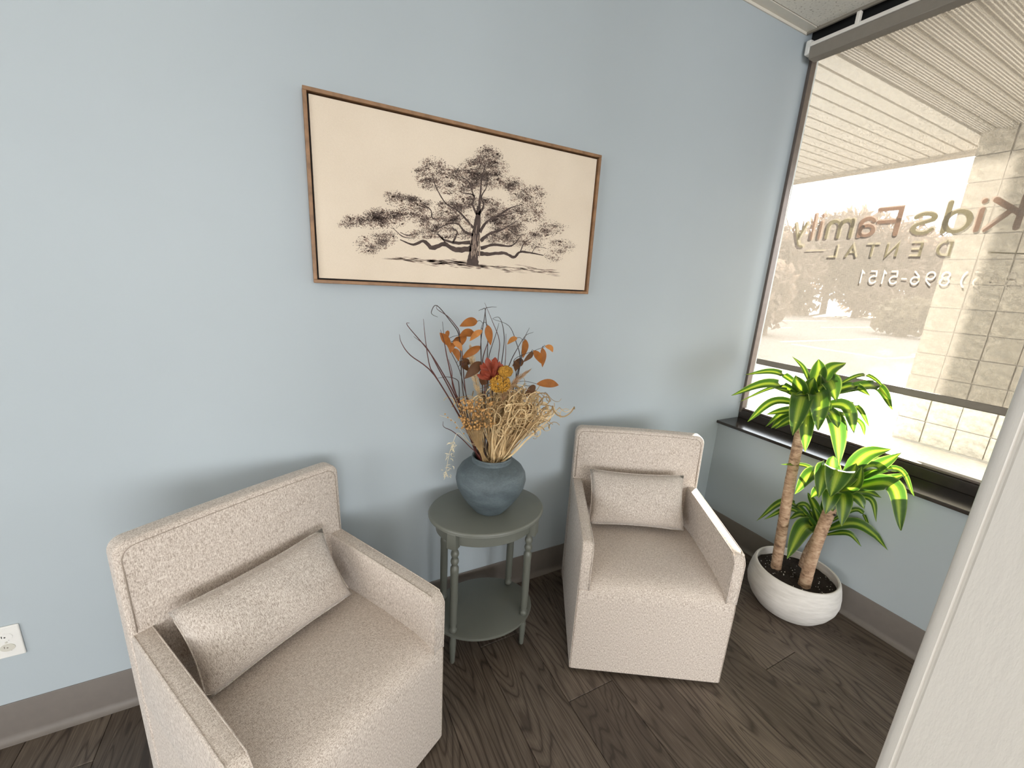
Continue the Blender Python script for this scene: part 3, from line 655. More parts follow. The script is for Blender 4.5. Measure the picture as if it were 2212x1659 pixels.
# ================================================================== WALL OUTLET
out = empty('wall_outlet', (-.876, 0, .385)); tag(out, 'white double wall outlet low on the wall left of the armchair', 'outlet')
MB().box(-.035, .035, -.006, -.0005, -.057, .057).build('cover_plate', m_white, out, bevel=.003)
for dz, mt in ((.0195, m_white), (-.0195, m_socket)):
    s = MB(); pr = [(.0172*math.cos(a), .0135*math.sin(a)) for a in [2*math.pi*k/24 for k in range(24)]]
    vs = [(x, -.0075, z) for x, z in pr] + [(x, -.005, z) for x, z in pr]; s.add(vs, [tuple(range(24))] + [(i, (i+1) % 24, 24+(i+1) % 24, 24+i) for i in range(24)])
    so_ = s.build('socket', mt, out, recalc=True); so_.location = (0, 0, dz)
    for x in (-.0063, .0063): MB().box(x-.001, x+.001, -.0079, -.0070, -.001, .0065).build('slot', m_slot if mt is m_white else m_headrail, so_)
    MB().lathe([(.0022, -.0079), (.0022, -.0070)], seg=10).build('ground_hole', m_slot if mt is m_white else m_headrail, so_).rotation_euler[0] = math.radians(-90)
    so_.children[-1].location = (0, -.0149, -.006)
    so_.children[-1].rotation_euler = (math.radians(90), 0, 0); so_.children[-1].location = (0, -.0150, -.006); so_.children[-1].location.y = 0.0
sc_ = MB().lathe([(.003, .006), (.003, .0075)], seg=10).build('screw', m_socket, out); sc_.rotation_euler = (math.radians(90), 0, 0)

# ================================================================== ARMCHAIRS
def smooth_grid(fn, nu, nv):
    vs = [fn(i/nu, j/nv) for i in range(nu+1) for j in range(nv+1)]; n = nv+1
    return vs, [(i*n+j, (i+1)*n+j, (i+1)*n+j+1, i*n+j+1) for i in range(nu) for j in range(nv)]
def make_chair(x, y, rz, label):
    t = empty('armchair', (x, y, 0), rz); tag(t, label, 'armchair', 'pair of upholstered armchairs')
    HW = .309
    # seat and skirt in one upholstered body: profile (v, z)
    prof = [(.585, .018), (.585, .30), (.53, .436), (.40, .452), (.25, .459), (.12, .456), (.06, .450), (.028, .440), (.010, .424), (.002, .400), (0, .36), (0, .20), (0, .018)]
    mb = MB(); us = [-HW, -HW+.004, -HW+.012, -.24, -.16, -.08, 0, .08, .16, .24, HW-.012, HW-.004, HW]; n = len(prof)
    for u in us:
        e = max(0, (abs(u)-(HW-.012))/.012); crown = 1-(abs(u)/.29)**2 if abs(u) < .29 else 0
        for i, (v, z) in enumerate(prof):
            zz = z - .018 + .018*crown if 2 <= i <= 8 else z
            zz = zz - (.004*e*e if 2 <= i <= 9 else 0); vv = v + (.004*e*e if i >= 7 else 0)
            mb.v.append((u, vv, zz))
    for k in range(len(us)-1):
        for i in range(n-1): mb.f.append((k*n+i, k*n+i+1, (k+1)*n+i+1, (k+1)*n+i))
    mb.f.append(tuple(range(n))); L = (len(us)-1)*n; mb.f.append(tuple(reversed(range(L, L+n)))); mb.f.append(tuple(k*n for k in range(len(us)))); 
    mb.f.append(tuple(k*n+n-1 for k in reversed(range(len(us)))))
    mb.build('seat', m_fab, t, smooth='auto', recalc=True)
    # arms: side profile (v, z) extruded across u
    for s in (-1, 1):
        pr = [(.001, .405), (.0, .560), (.004, .590), (.018, .609), (.045, .616), (.30, .620), (.56, .622), (.56, .395), (.28, .395)]
        mb = MB(); n = len(pr); u0, u1 = (.262, .3098)
        vs = [(s*u0 if i > 1 else s*(u0+.003), v, z) for i, (v, z) in enumerate(pr)] + [(s*u1, v, z) for v, z in pr]
        mb.add(vs, [tuple(range(n)), tuple(reversed(range(n, 2*n)))] + [(i, (i+1) % n, n+(i+1) % n, n+i) for i in range(n)])
        a = mb.build('arm', m_fab, t, smooth='auto', bevel=.0085, bseg=3, recalc=True)
        for uu, off in ((u0+.0045, -.0005), (u1-.005, .0005)):
            path = [(s*(uu+off), v-.0008 if i < 3 else v+.002, z+.0005) for i, (v, z) in enumerate(pr[:7])]
            path = [(p[0], p[1]+.001, p[2]-.0015) for p in path]
            MB().tube(cat_rom(path, 3), .0020, 5).build('piping', m_pipe if uu == u0 else m_fab, a, smooth=True)
    # backrest
    def back_pt(u, v, z): return (u, v, z)
    R_ = .035; HB = .313; ZT = .888; outline = [(-HB, .018), (-HB, ZT-R_)]
    for k in range(1, 7):
        a = math.pi - k*(math.pi/2)/6; outline.append((-HB+R_+R_*math.cos(a), ZT-R_+R_*math.sin(a)))
    for k in range(1, 9): outline.append((-HB+R_+(2*HB-2*R_)*k/9, ZT + .004*math.sin(math.pi*k/9)))
    for k in range(0, 7):
        a = math.pi/2 - k*(math.pi/2)/6; outline.append((HB-R_+R_*math.cos(a), ZT-R_+R_*math.sin(a)))
    outline.append((HB, .018)); n = len(outline)
    def vf(z): return .512 + .030*max(0, (z-.40)/.48)
    mb = MB(); vs = [(u, vf(z), z) for u, z in outline] + [(u, .592+.010*max(0, (z-.3)/.6), z) for u, z in outline]
    mb.add(vs, [tuple(range(n)), tuple(reversed(range(n, 2*n)))] + [(i, (i+1) % n, n+(i+1) % n, n+i) for i in range(n)])
    b_ = mb.build('backrest', m_fab, t, smooth='auto', bevel=.011, bseg=3, recalc=True)
    inset = [(u*(1-.015/HB), z-.015 if z > .5 else z) for u, z in outline if z > .60 or abs(u) == HB and z > .6]
    inset = [(-HB+.015, .63)] + inset + [(HB-.015, .63)]
    MB().tube([(u, vf(z)+.0004, z) for u, z in inset], .0016, 5).build('piping', m_pipe, b_, smooth=True)
    for s in (-1, 1):
        for v in (.06, .53): MB().lathe([(.016, 0), (.018, .02)], (s*.26, v), 10).build('foot', m_slot, t)
    # corner seams of the skirt
    for s in (-1, 1): MB().tube([(s*(HW-.004), .0020, .40), (s*(HW-.004), .0020, .02)], .0016, 5).build('seam', m_pipe, t)
    return t
make_chair(1.190, -.723, -.540, 'oatmeal tweed armchair between the side table and the potted plant')
make_chair(.095, -.746, .509, 'oatmeal tweed armchair in the foreground left of the side table')

def make_pillow(pose, q, label):
    x, y, a = pose; u, v, z, w, h, tilt, yaw, roll = q; c, s = math.cos(a), math.sin(a)
    ex = Vector((math.cos(yaw), math.sin(yaw), 0)); n_ = Vector((-math.sin(yaw), math.cos(yaw), 0)); up = Vector((0, 0, 1))*math.cos(tilt) + n_*math.sin(tilt)
    e1 = ex*math.cos(roll) + up*math.sin(roll); e2 = -ex*math.sin(roll) + up*math.cos(roll); e3 = e2.cross(e1)   # e3 = thickness axis
    Rz = Matrix.Rotation(a, 3, 'Z'); o3 = Vector((x + c*u - s*v, y + s*u + c*v, z))
    T = .062; nu, nv = 22, 14
    def surf(sgn):
        def fn(i, j):
            A, B = 2*i-1, 2*j-1
            pin = 1 - .075*(1-A*A)*(abs(B)**3); pin2 = 1 - .055*(1-B*B)*(abs(A)**3)
            X, Z = A*w/2*pin2, B*h/2*pin
            th = T*(max(0, 1-abs(A)**3.2))**.55*(max(0, 1-abs(B)**2.6))**.6
            wob = .003*math.sin(9*A+3*B)*(1-A*A)*(1-B*B)
            return (X, sgn*(th+wob*(th > .01)), Z)
        return fn
    mb = MB(); vs, fs = smooth_grid(surf(-1), nu, nv); mb.add(vs, fs); vs, fs = smooth_grid(surf(1), nu, nv); mb.add(vs, [f[::-1] for f in fs])
    me = mb.mesh('lumbar_pillow'); bm = bmesh.new(); bm.from_mesh(me); bmesh.ops.remove_doubles(bm, verts=bm.verts, dist=.0004); bmesh.ops.recalc_face_normals(bm, faces=bm.faces); bm.to_mesh(me); bm.free()
    me.polygons.foreach_set('use_smooth', [True]*len(me.polygons)); me.materials.append(m_fab2)
    o = bpy.data.objects.new('lumbar_pillow', me); col.objects.link(o); tag(o, label, 'pillow', 'lumbar pillows on the armchairs')
    E = [Rz @ e for e in (e1, -e3, e2)]
    o.matrix_world = Matrix(((E[0].x, E[1].x, E[2].x, o3.x), (E[0].y, E[1].y, E[2].y, o3.y), (E[0].z, E[1].z, E[2].z, o3.z), (0, 0, 0, 1)))
    # seam around the edge
    ed = []
    for k in range(60):
        a_ = 2*math.pi*k/60; A = max(-1, min(1, 1.32*math.cos(a_))); B = max(-1, min(1, 1.32*math.sin(a_)))
        pin = 1 - .075*(1-A*A)*(abs(B)**3); pin2 = 1 - .055*(1-B*B)*(abs(A)**3); ed.append((A*w/2*pin2, 0, B*h/2*pin))
    MB().tube(ed, .0022, 5, closed=True).build('edge_seam', m_fab2, o, smooth=True)
make_pillow((1.190, -.723, -.540), (-.011, .418, .592, .452, .256, .42, .011, .005), 'oatmeal lumbar pillow on the armchair beside the potted plant')
make_pillow((.095, -.746, .509), (-.013, .412, .583, .451, .252, .60, .027, .026), 'oatmeal lumbar pillow slumped on the foreground armchair')

# ================================================================== SIDE TABLE
tb = empty('side_table', (.662, -.245, 0), math.radians(-6.5)); tag(tb, 'oval sage grey side table with turned legs and a lower shelf', 'side table')
SX, SY = .243, .194; ZT_ = .655
def oval(prof, name, mat=m_table, seg=64):
    mb = MB(); vs = []
    for d, z in prof:
        for k in range(seg):
            a = 2*math.pi*k/seg; vs.append(((SX-d)*math.cos(a), (SY-d)*math.sin(a), z))
    fs = [(i*seg+k, i*seg+(k+1) % seg, (i+1)*seg+(k+1) % seg, (i+1)*seg+k) for i in range(len(prof)-1) for k in range(seg)] + [tuple(reversed(range(seg))), tuple(range((len(prof)-1)*seg, len(prof)*seg))]
    mb.add(vs, fs); return mb.build(name, mat, tb, smooth='auto')
oval([(.012, .634), (.006, .635), (.002, .638), (.003, .642), (0, .644), (.0, .648), (.003, .653), (.007, .655)], 'table_top')
oval([(.032, .578), (.030, .580), (.030, .634)], 'apron')
oval([(.023, .146), (.019, .148), (.018, .153), (.019, .158), (.023, .160)], 'shelf')
leg_prof = [(.0085, .0), (.0105, .004), (.0135, .07), (.0150, .105), (.0130, .120), (.0130, .146), (.0135, .160), (.0165, .165), (.0175, .170), (.0165, .176), (.0125, .182), (.0150, .20), (.0165, .33), (.0160, .43), (.0172, .455), (.0165, .468), (.0110, .476), (.0100, .480), (.0145, .487), (.0165, .496), (.0145, .506), (.0100, .513), (.0145, .521), (.0165, .530), (.0145, .540), (.0100, .547), (.0130, .556), (.0135, .562), (.0135, .585)]
lm_ = MB().lathe(leg_prof, seg=18).mesh('leg', True); lm_.materials.append(m_table)
for (lx, ly) in ((-.157, -.098), (.157, -.098), (-.157, .098), (.157, .098)):
    o = bpy.data.objects.new('leg', lm_); col.objects.link(o); o.parent = tb; o.location = (lx, ly, 0)
    an = math.atan2(ly/SY**2, lx/SX**2); blk = MB().box(-.018, .018, -.020, .020, .566, .634).build('corner_block', m_table, tb, bevel=.002); blk.location = (lx*1.06, ly*1.10, 0); blk.rotation_euler[2] = an

# ================================================================== VASE
VX, VY, VZ = .667, -.258, .6555
vs_ = empty('vase', (VX, VY, VZ)); tag(vs_, 'round slate blue ceramic vase on the side table', 'vase')
vp = [(.060, 0), (.066, .002), (.078, .016), (.100, .045), (.122, .080), (.137, .112), (.1425, .140), (.139, .164), (.126, .186), (.106, .203), (.088, .2125), (.080, .2165), (.0785, .222), (.080, .229), (.0815, .234), (.080, .2375), (.0765, .2385), (.0735, .236), (.072, .226), (.082, .208), (.118, .18), (.130, .14), (.11, .08), (.06, .012)]
MB().lathe(vp, seg=64).build('body', m_vase, vs_, smooth='auto')
# ================================================================== DRIED STEMS IN THE VASE
def c5(cx, cy, dy=0.0): return at_y(840+.28926*cx, 640+.28926*cy, VY+dy)
def root(r, sp=.045):
    a = r.uniform(0, 6.28); q = sp*math.sqrt(r.random()); return Vector((VX+q*.6*math.cos(a), VY+q*.6*math.sin(a), VZ+.03)), Vector((VX+q*math.cos(a), VY+q*math.sin(a), VZ+.235))
rd = random.Random(11)
def twig(pts, dy, lab, mat=m_twig, r0=.0026, r1=.0006, side=None):
    pw = [c5(a, b, dy*(i+1)/len(pts)) for i, (a, b) in enumerate(pts)]
    # entry through the mouth
    m0 = Vector((VX+max(-.055, min(.055, (pw[0].x-VX))), VY+rd.uniform(-.03, .03), VZ+.232)); b0 = Vector((VX-(m0.x-VX)*.5, VY, VZ+.03))
    path = cat_rom([b0, m0]+pw, 5); n = len(path)
    o = MB().tube(path, [r0+(r1-r0)*(i/(n-1))**2.2 for i in range(n)], 5).build('dried_twig', mat, smooth=True)
    tag(o, lab, 'twig', 'dark dried twigs in the vase'); return o
TW = [([(560,960),(340,590),(160,440),(95,350),(78,285)], .03, 'long maroon twig curving out farthest to the left of the vase'),
 ([(530,900),(350,600),(305,520),(275,340),(258,170)], -.02, 'straight maroon twig ending upright left of the bouquet'),
 ([(520,800),(400,570),(290,400),(140,220),(155,198)], .0, 'maroon twig with a hooked tip at upper left of the bouquet'),
 ([(500,790),(370,540),(280,380),(185,300)], .04, 'maroon twig with a plain tip just below the hooked one'),
 ([(510,760),(440,480),(415,350),(385,250)], -.03, 'thick maroon twig rising behind the leftmost orange leaves'),
 ([(560,760),(535,400),(520,280),(470,200),(360,70),(318,115),(330,140),(365,155)], .02, 'dark twig looping over at the top left of the bouquet'),
 ([(580,760),(545,400),(525,265),(500,220),(440,150),(362,98),(360,66)], .05, 'dark twig bent at a sharp point at top left'),
 ([(740,700),(735,480),(738,300),(720,110),(750,82),(805,80)], .0, 'dark twig bending right at the top centre of the bouquet'),
 ([(700,700),(690,480),(688,330),(720,110),(695,98),(670,108)], -.03, 'dark twig bending left at the top centre of the bouquet'),
 ([(800,700),(815,480),(825,330),(770,180),(715,48)], .03, 'dark twig reaching the highest point of the bouquet'),
 ([(820,700),(845,480),(862,330),(850,220),(822,158),(775,165)], .0, 'dark twig with a folded tip right of the highest one'),
 ([(930,700),(980,480),(950,340),(895,220),(775,170)], .05, 'dark twig kinked back to the left near the right leaves'),
 ([(850,700),(870,480),(875,280)], -.03, 'short straight dark twig right of centre'), ([(880,620),(905,500),(960,390),(1020,295),(1080,268)], .02, 'thin dark twig arching out to the right'),
 ([(960,620),(990,470),(1012,320),(1050,235)], .04, 'thin dark twig pointing up at the right'), ([(600,1120),(540,1060),(470,1005),(410,975),(405,935)], -.04, 'short thin dark twig bent over the left rim of the vase'),
 ([(540,850),(525,680),(510,625),(440,602),(365,612)], -.03, 'short dark twig bent flat to the left at mid height'), ([(735,620),(745,460),(800,280),(822,200)], .03, 'thin dark twig leaning right through the centre'),
 ([(560,860),(480,680),(470,560),(445,470)], .03, 'short maroon twig behind the left twigs'), ([(720,640),(700,480),(745,330),(752,300)], -.01, 'short maroon twig among the centre twigs')]
for i, (p, dy, lab) in enumerate(TW): twig(p, dy, lab, m_twig if 'maroon' in lab or i % 3 == 0 else m_twig2, .0028 if 'maroon' in lab else .0021)

def leaf_strip(mb, pts, width, roll, cup=.25, nseg=8, uvs=None, ref=None, wprof=None):
    path = cat_rom(pts, max(2, nseg//(len(pts)-1))); n = len(path); b0 = len(mb.v); vs = []
    for i, p in enumerate(path):
        t = path[min(i+1, n-1)]-path[max(i-1, 0)]; t.normalize()
        rf = ref if ref is not None else Vector((CAM[0], CAM[1], CAM[2]))-p
        s = t.cross(rf)
        if s.length < 1e-5: s = t.orthogonal()
        s.normalize(); nn = s.cross(t); s = s*math.cos(roll)+nn*math.sin(roll); nn = s.cross(t)
        f = i/(n-1); w = width*.5*(wprof(f) if wprof else math.sin(math.pi*min(1, (f*.97+.02)**.85))**.9)
        vs += [p-s*w+nn*(w*cup), p.copy(), p+s*w+nn*(w*cup)]
    fs = []
    for i in range(n-1):
        for k in range(2): fs.append((i*3+k, i*3+k+1, (i+1)*3+k+1, (i+1)*3+k))
    mb.add(vs, fs); return n
def euc(stem, leaves, lab, dy):
    t = empty('eucalyptus_stem', (VX, VY, VZ+.03)); tag(t, lab, 'dried stem', 'dried eucalyptus in the vase'); off = -Vector(t.location)
    b0, m0 = root(rd, .04); pw = [c5(a, b, dy*(i+1)/len(stem)) for i, (a, b) in enumerate(stem)]; path = cat_rom([b0, m0]+pw, 5); n = len(path)
    o = MB().tube(path, [.0022-.0015*i/(n-1) for i in range(n)], 5).build('stem', m_twig2, t, smooth=True); o.location = off
    for (bx, by, tx, ty, w, mt) in leaves:
        d0 = dy+rd.uniform(-.02, .02); A = c5(bx, by, d0); B = c5(tx, ty, d0+rd.uniform(-.03, .03)); mid = (A+B)/2 + Vector((rd.uniform(-.004, .004), -.004, .006))
        nearest = min(path, key=lambda q: (q-A).length)
        mb = MB(); leaf_strip(mb, [A, mid, B], w*.00052*1.15, rd.uniform(-.5, .5), .3, 10)
        lf = mb.build('leaf', {0: m_euc, 1: m_euc2, 2: m_euc3}[mt], t, smooth=True); lf.location = off
        if .004 < (nearest-A).length < .09:
            k = MB().tube(cat_rom([nearest, (nearest+A)/2+Vector((0, 0, .006)), A], 3), .0008, 4).build('petiole', m_twig2, t); k.location = off
euc([(600,800),(530,560),(470,430),(420,330),(400,190)], [(640,275,525,300,52,0),(455,372,380,272,48,0),(430,318,440,255,26,0),(440,350,460,425,44,0),(540,300,470,395,38,0),(553,290,545,368,40,0),(470,392,522,485,42,0),(480,342,545,410,34,2),(530,485,598,560,44,1),(600,480,540,500,26,1),(610,500,570,520,24,1)], 'rust leaved eucalyptus stem leaning left in the vase', .0)
euc([(700,700),(690,400),(688,260),(700,200)], [(660,188,528,224,54,0),(698,255,603,335,38,2),(738,216,760,366,48,0),(687,375,542,470,52,0),(690,492,566,616,64,1),(735,600,690,660,70,1),(700,560,735,640,40,1)], 'rust leaved eucalyptus stem upright in the middle of the vase', -.02)
euc([(930,800),(950,560),(940,470),(1090,405),(1190,368)], [(1080,405,1142,505,46,0),(1145,385,1146,530,44,0),(1168,372,1224,418,34,2),(1078,422,1002,492,36,1),(1105,655,1268,664,58,0),(1095,672,1020,748,56,1),(1005,822,1098,868,44,1),(1000,968,1078,946,26,1),(1060,850,1010,900,50,1),(900,900,940,980,40,1)], 'rust leaved eucalyptus stem spreading right out of the vase', -.03)
euc([(900,800),(960,600),(985,470),(1002,330),(1022,322)], [(957,310,884,360,34,2),(1022,324,1000,462,48,0),(1006,488,922,520,56,1),(960,490,945,560,52,1),(880,850,830,880,60,1)], 'eucalyptus stem with one broad hanging leaf right of centre', .02)

# red flower
fl_ = empty('red_flower', (VX, VY, VZ+.03)); tag(fl_, 'dusty red dried flower in the centre of the bouquet', 'dried flower'); off = -Vector(fl_.location)
b0, m0 = root(rd, .03); ctr_ = c5(770, 620, -.05); o = MB().tube(cat_rom([b0, m0, c5(770, 900, -.02), ctr_], 5), .003, 6).build('stem', m_twig2, fl_); o.location = off
for i in range(13):
    a = math.radians(200-18*i) if i < 11 else rd.uniform(.5, 2.5); L = rd.uniform(95, 150); tx, ty = 770+L*.80*math.cos(a), 600-L*abs(math.sin(a))*1.0-10
    mb = MB(); mid = c5((770+tx)/2+rd.uniform(-10, 10), (610+ty)/2, -.06); leaf_strip(mb, [ctr_, mid, c5(tx, ty, -.05+rd.uniform(-.03, .03))], .024*rd.uniform(.8, 1.3), rd.uniform(-1, 1), .5, 8, wprof=lambda f: (.5+.8*f)*(1-f**6))
    p = mb.build('petal', m_red, fl_, smooth=True); p.location = off
# yarrow
for (cx, cy, rx, ry, lab) in ((832, 655, 78, 66, 'larger mustard yarrow head at the centre of the bouquet'), (872, 562, 52, 40, 'smaller mustard yarrow head above the larger one')):
    t = empty('yarrow', (VX, VY, VZ+.03)); tag(t, lab, 'dried flower', 'yarrow heads in the vase'); off = -Vector(t.location); b0, m0 = root(rd, .03)
    cc = c5(cx, cy+30, -.075); o = MB().tube(cat_rom([b0, m0, c5(cx-10, cy+260, -.04), cc], 5), .0022, 6).build('stem', m_straw, t); o.location = off
    mb = MB(); k = .00052
    for i in range(330):
        a = rd.uniform(0, 6.28); q = math.sqrt(rd.random()); x, y = cx+rx*q*math.cos(a), cy+ry*q*math.sin(a); mb.sphere(c5(x, y, -.075-.022*math.sqrt(max(0, 1-q*q))+rd.uniform(0, .008)), rd.uniform(.0024, .0042), 5, 4)
    h = mb.build('flower_head', m_yarrow, t); h.location = off; h['kind'] = 'stuff'
    mb = MB()
    for i in range(14): a = 6.28*i/14; mb.tube([cc+Vector((0, 0, -.03)), c5(cx+rx*.7*math.cos(a), cy+ry*.6*math.sin(a), -.07)], .0009, 4)
    h = mb.build('umbel_ray', m_straw, t); h.location = off
# plumes
def plume(path, w, mat, lab, dy, n=420):
    t = empty('grass_plume', (VX, VY, VZ+.03)); tag(t, lab, 'dried grass', 'feathery grass plumes in the vase'); off = -Vector(t.location); b0, m0 = root(rd, .03)
    P_ = cat_rom([c5(a, b, dy) for a, b in path], 8); o = MB().tube(cat_rom([b0, m0]+P_[::6], 4), .0015, 5).build('stem', m_straw, t); o.location = off
    mb = MB(); N_ = len(P_)
    for i in range(n):
        f = rd.random()**.8; k = f*(N_-1); q = P_[int(k)].lerp(P_[min(int(k)+1, N_-1)], k-int(k)); d = (P_[min(int(k)+2, N_-1)]-P_[max(0, int(k)-1)]).normalized()
        s = Vector((rd.gauss(0, 1), rd.gauss(0, .8), rd.gauss(0, 1))); s = (s-d*s.dot(d)).normalized(); L = w*rd.uniform(.6, 1.3); ww = w*math.sin(math.pi*min(1, .15+.8*f))
        e = q+d*L*1.1+s*ww*rd.uniform(.2, 1); m_ = q+d*L*.5+s*ww*.55; leaf_strip(mb, [q, m_, e], .0016, rd.uniform(-1.5, 1.5), 0, 4, wprof=lambda f: 1-.8*f)
    h = mb.build('plume', mat, t); h.location = off; h['kind'] = 'stuff'
plume([(680,760),(650,640),(625,500),(612,400)], .022, m_straw2, 'pale straw plume behind the left orange leaves', .02)
plume([(800,900),(860,740),(950,630),(1040,560)], .018, m_pink, 'pinkish tan plume slanting to the right', -.045)
# flax bunch
fx = empty('flax_bunch', (VX, VY, VZ+.03)); tag(fx, 'bunch of tiny golden flax pods left of the vase mouth', 'dried flower'); off = -Vector(fx.location)
ms, mp_ = MB(), MB()
for i in range(190):
    u = rd.random(); x = 525+250*u + rd.gauss(0, 12); y = 770+225*rd.random()+ (0 if u < .7 else -20); dy = -.075+rd.uniform(-.03, .02)
    p = c5(x, y, dy); mp_.sphere(p, rd.uniform(.0032, .0052), 7, 5); 
    if i % 2 == 0:
        b0 = Vector((VX-.03+rd.uniform(-.02, .03), VY-.03+rd.uniform(-.02, .02), VZ+.20)); ms.tube(cat_rom([b0, c5(690+.1*(x-650), 1160, -.04), c5(640+.45*(x-650), 1010, -.05), p], 3), .0007, 4)
o = ms.build('stems', m_straw, fx); o.location = off; o['kind'] = 'stuff'; o = mp_.build('seed_pods', m_seed, fx, smooth=True); o.location = off; o['kind'] = 'stuff'
# curly straw
st = empty('curly_straw', (VX, VY, VZ+.03)); tag(st, 'mass of curled straw ribbons filling the lower right of the bouquet', 'dried grass'); off = -Vector(st.location)
for gi, (mat, nn) in enumerate(((m_straw, 170), (m_straw2, 190))):
    mb = MB()
    for i in range(nn):
        a = rd.uniform(-.20, .50); a = a if rd.random() < .72 else rd.uniform(.2, .80)
        L = rd.uniform(.12, .285) if a > .1 else rd.uniform(.13, .27); b0 = Vector((VX+rd.uniform(-.045, .055), VY+rd.uniform(-.05, .04), VZ+.19)); m0 = Vector((VX+.064*math.sin(a*1.3)+rd.uniform(-.015, .01), VY+rd.uniform(-.05, .03), VZ+.245))
        d = Vector((math.sin(a), rd.uniform(-.30, .12), math.cos(a))).normalized(); pts = [b0, m0]; bend = rd.uniform(-3.0, 1.2) if a > .35 else rd.uniform(-1.2, 2.2)
        p = m0.copy(); stp = L/5
        for k in range(5):
            d = (d + Vector((rd.gauss(0, .10)+.02*bend, rd.gauss(0, .05), rd.gauss(0, .06)))).normalized(); p = p+d*stp; pts.append(p.copy())
        if rd.random() < .86:
            rad = rd.uniform(.010, .030); ax = Vector((rd.gauss(0, .5), 1, rd.gauss(0, .5))).normalized(); sgn = rd.choice((-1, 1)); turns = rd.uniform(.6, 1.5); nst = 9
            for k in range(nst):
                d.rotate(Matrix.Rotation(sgn*turns*6.28/nst, 3, ax)); p = p+d*(rad*6.28*turns/nst)+Vector((0, rd.uniform(-.003, .003), 0)); pts.append(p.copy())
        path = cat_rom(pts, 3); leaf_strip(mb, path, rd.uniform(.0034, .0078), rd.uniform(-.9, .9), .2, len(path)-1, wprof=lambda f: 1-.55*f)
    o = mb.build('straw_ribbons', mat, st, smooth=True); o.location = off; o['kind'] = 'stuff'
# ivory sprig drooping at the left
sg = empty('ivory_sprig', (VX, VY, VZ+.03)); tag(sg, 'thin ivory sprig drooping over the left of the vase', 'dried stem'); off = -Vector(sg.location); b0, m0 = root(rd, .04)
P_ = cat_rom([b0, m0+Vector((-.03, 0, 0)), c5(600, 1090, -.03), c5(520, 1022, -.03), c5(485, 1075, -.03), c5(450, 1180, -.03), c5(430, 1290, -.03), c5(418, 1360, -.03)], 6); o = MB().tube(P_, .0009, 4).build('stem', m_ivory, sg); o.location = off
for i in range(44):
    f = rd.random(); q = c5(480-60*f+rd.gauss(0, 14), 1080+270*f, -.03+rd.gauss(0, .006)); d = Vector((rd.gauss(0, 1), rd.gauss(0, .5), rd.gauss(-.4, .8))).normalized(); L = rd.uniform(.010, .022); mb = MB()
    leaf_strip(mb, [q, q+d*L*.5+Vector((rd.uniform(-.004, .004), 0, .003)), q+d*L], .0032, rd.uniform(-1, 1), .5, 6); o = mb.build('curled_leaf', m_ivory, sg); o.location = off
sg2 = empty('seed_sprig', (VX, VY, VZ+.03)); tag(sg2, 'pale wispy sprig with round seeds at the left of the bouquet', 'dried stem'); off = -Vector(sg2.location); b0, m0 = root(rd, .04)
P_ = cat_rom([b0, m0, c5(600, 1090, -.02), c5(480, 930, -.02), c5(380, 890, -.02)], 6); o = MB().tube(P_, .0008, 4).build('stem', m_ivory, sg2); o.location = off
for (a, b) in ((420, 880), (465, 925), (495, 942), (520, 840), (560, 1025), (440, 905)): mb = MB(); mb.sphere(c5(a, b, -.02), .003, 8, 6); o = mb.build('seed', m_seed, sg2, smooth=True); o.location = off

# ================================================================== POTTED DRACAENA
PXC, PYC = 2.190, -.733
pl = empty('potted_dracaena', (PXC, PYC, 0)); tag(pl, 'dracaena with three canes in a low white bowl pot under the window', 'potted plant')
off = -Vector(pl.location)
pp = [(.105, 0), (.122, .002), (.150, .022), (.178, .058), (.196, .095), (.2025, .128), (.2005, .165), (.194, .200), (.187, .226), (.183, .2325), (.178, .234), (.173, .231), (.176, .215), (.180, .19), (.17, .15), (.1, .13)]
MB().lathe(pp, seg=72).build('pot', m_pot, pl, smooth='auto')
sm_ = MB(); vs, fs = [], []
for i in range(13):
    for k in range(48): a = 2*math.pi*k/48; q = .177*i/12; vs.append((q*math.cos(a), q*math.sin(a), .186+random.uniform(-.004, .005)+(.006*(1-i/12))))
for i in range(12):
    for k in range(48): fs.append((i*48+k, (i+1)*48+k, (i+1)*48+(k+1) % 48, i*48+(k+1) % 48))
sm_.add(vs, fs); sm_.build('soil', m_soil, pl, smooth=True)
sp_ = MB()
for i in range(90): a = random.uniform(0, 6.28); q = .165*math.sqrt(random.random()); sp_.sphere((q*math.cos(a), q*math.sin(a), .193), random.uniform(.0012, .0028), 5, 3)
o = sp_.build('perlite', m_pot, pl); o['kind'] = 'stuff'

def cane(p0, p1, r0, r1, seed):
    r = random.Random(seed); p0, p1 = Vector(p0), Vector(p1); n = int((p1-p0).length/.0135); pts, rad = [], []
    for i in range(n+1):
        f = i/n; c = p0.lerp(p1, f) + Vector((.006*math.sin(f*5+seed), .004*math.sin(f*4), 0)); w = r0+(r1-r0)*f
        for dz, kk in ((0, .955), (.12, 1.03), (.85, 1.0)): pts.append(c+(p1-p0)/n*dz); rad.append(w*kk*(1+r.uniform(-.02, .02)))
    o = MB().tube(pts, rad, 16).build('cane', m_cane, pl, smooth='auto'); o.location = off; return o
C1a, C1b = (2.158, -.655, .17), (2.052, -.665, 1.06); C2a, C2b = (2.152, -.797, .17), (2.185, -.805, .640); C3a, C3b = (2.318, -.712, .17), (2.335, -.735, .43)
K1 = cane(C1a, C1b, .0245, .0215, 1); K2 = cane(C2a, C2b, .0265, .0245, 2); K3 = cane(C3a, C3b, .027, .024, 3)
kn = MB(); kn.sphere(at(1803, 1113, depth_of(C2b)-.024), .006, 8, 6); o = kn.build('knot', m_slot, K2); o.location = (0, 0, 0)

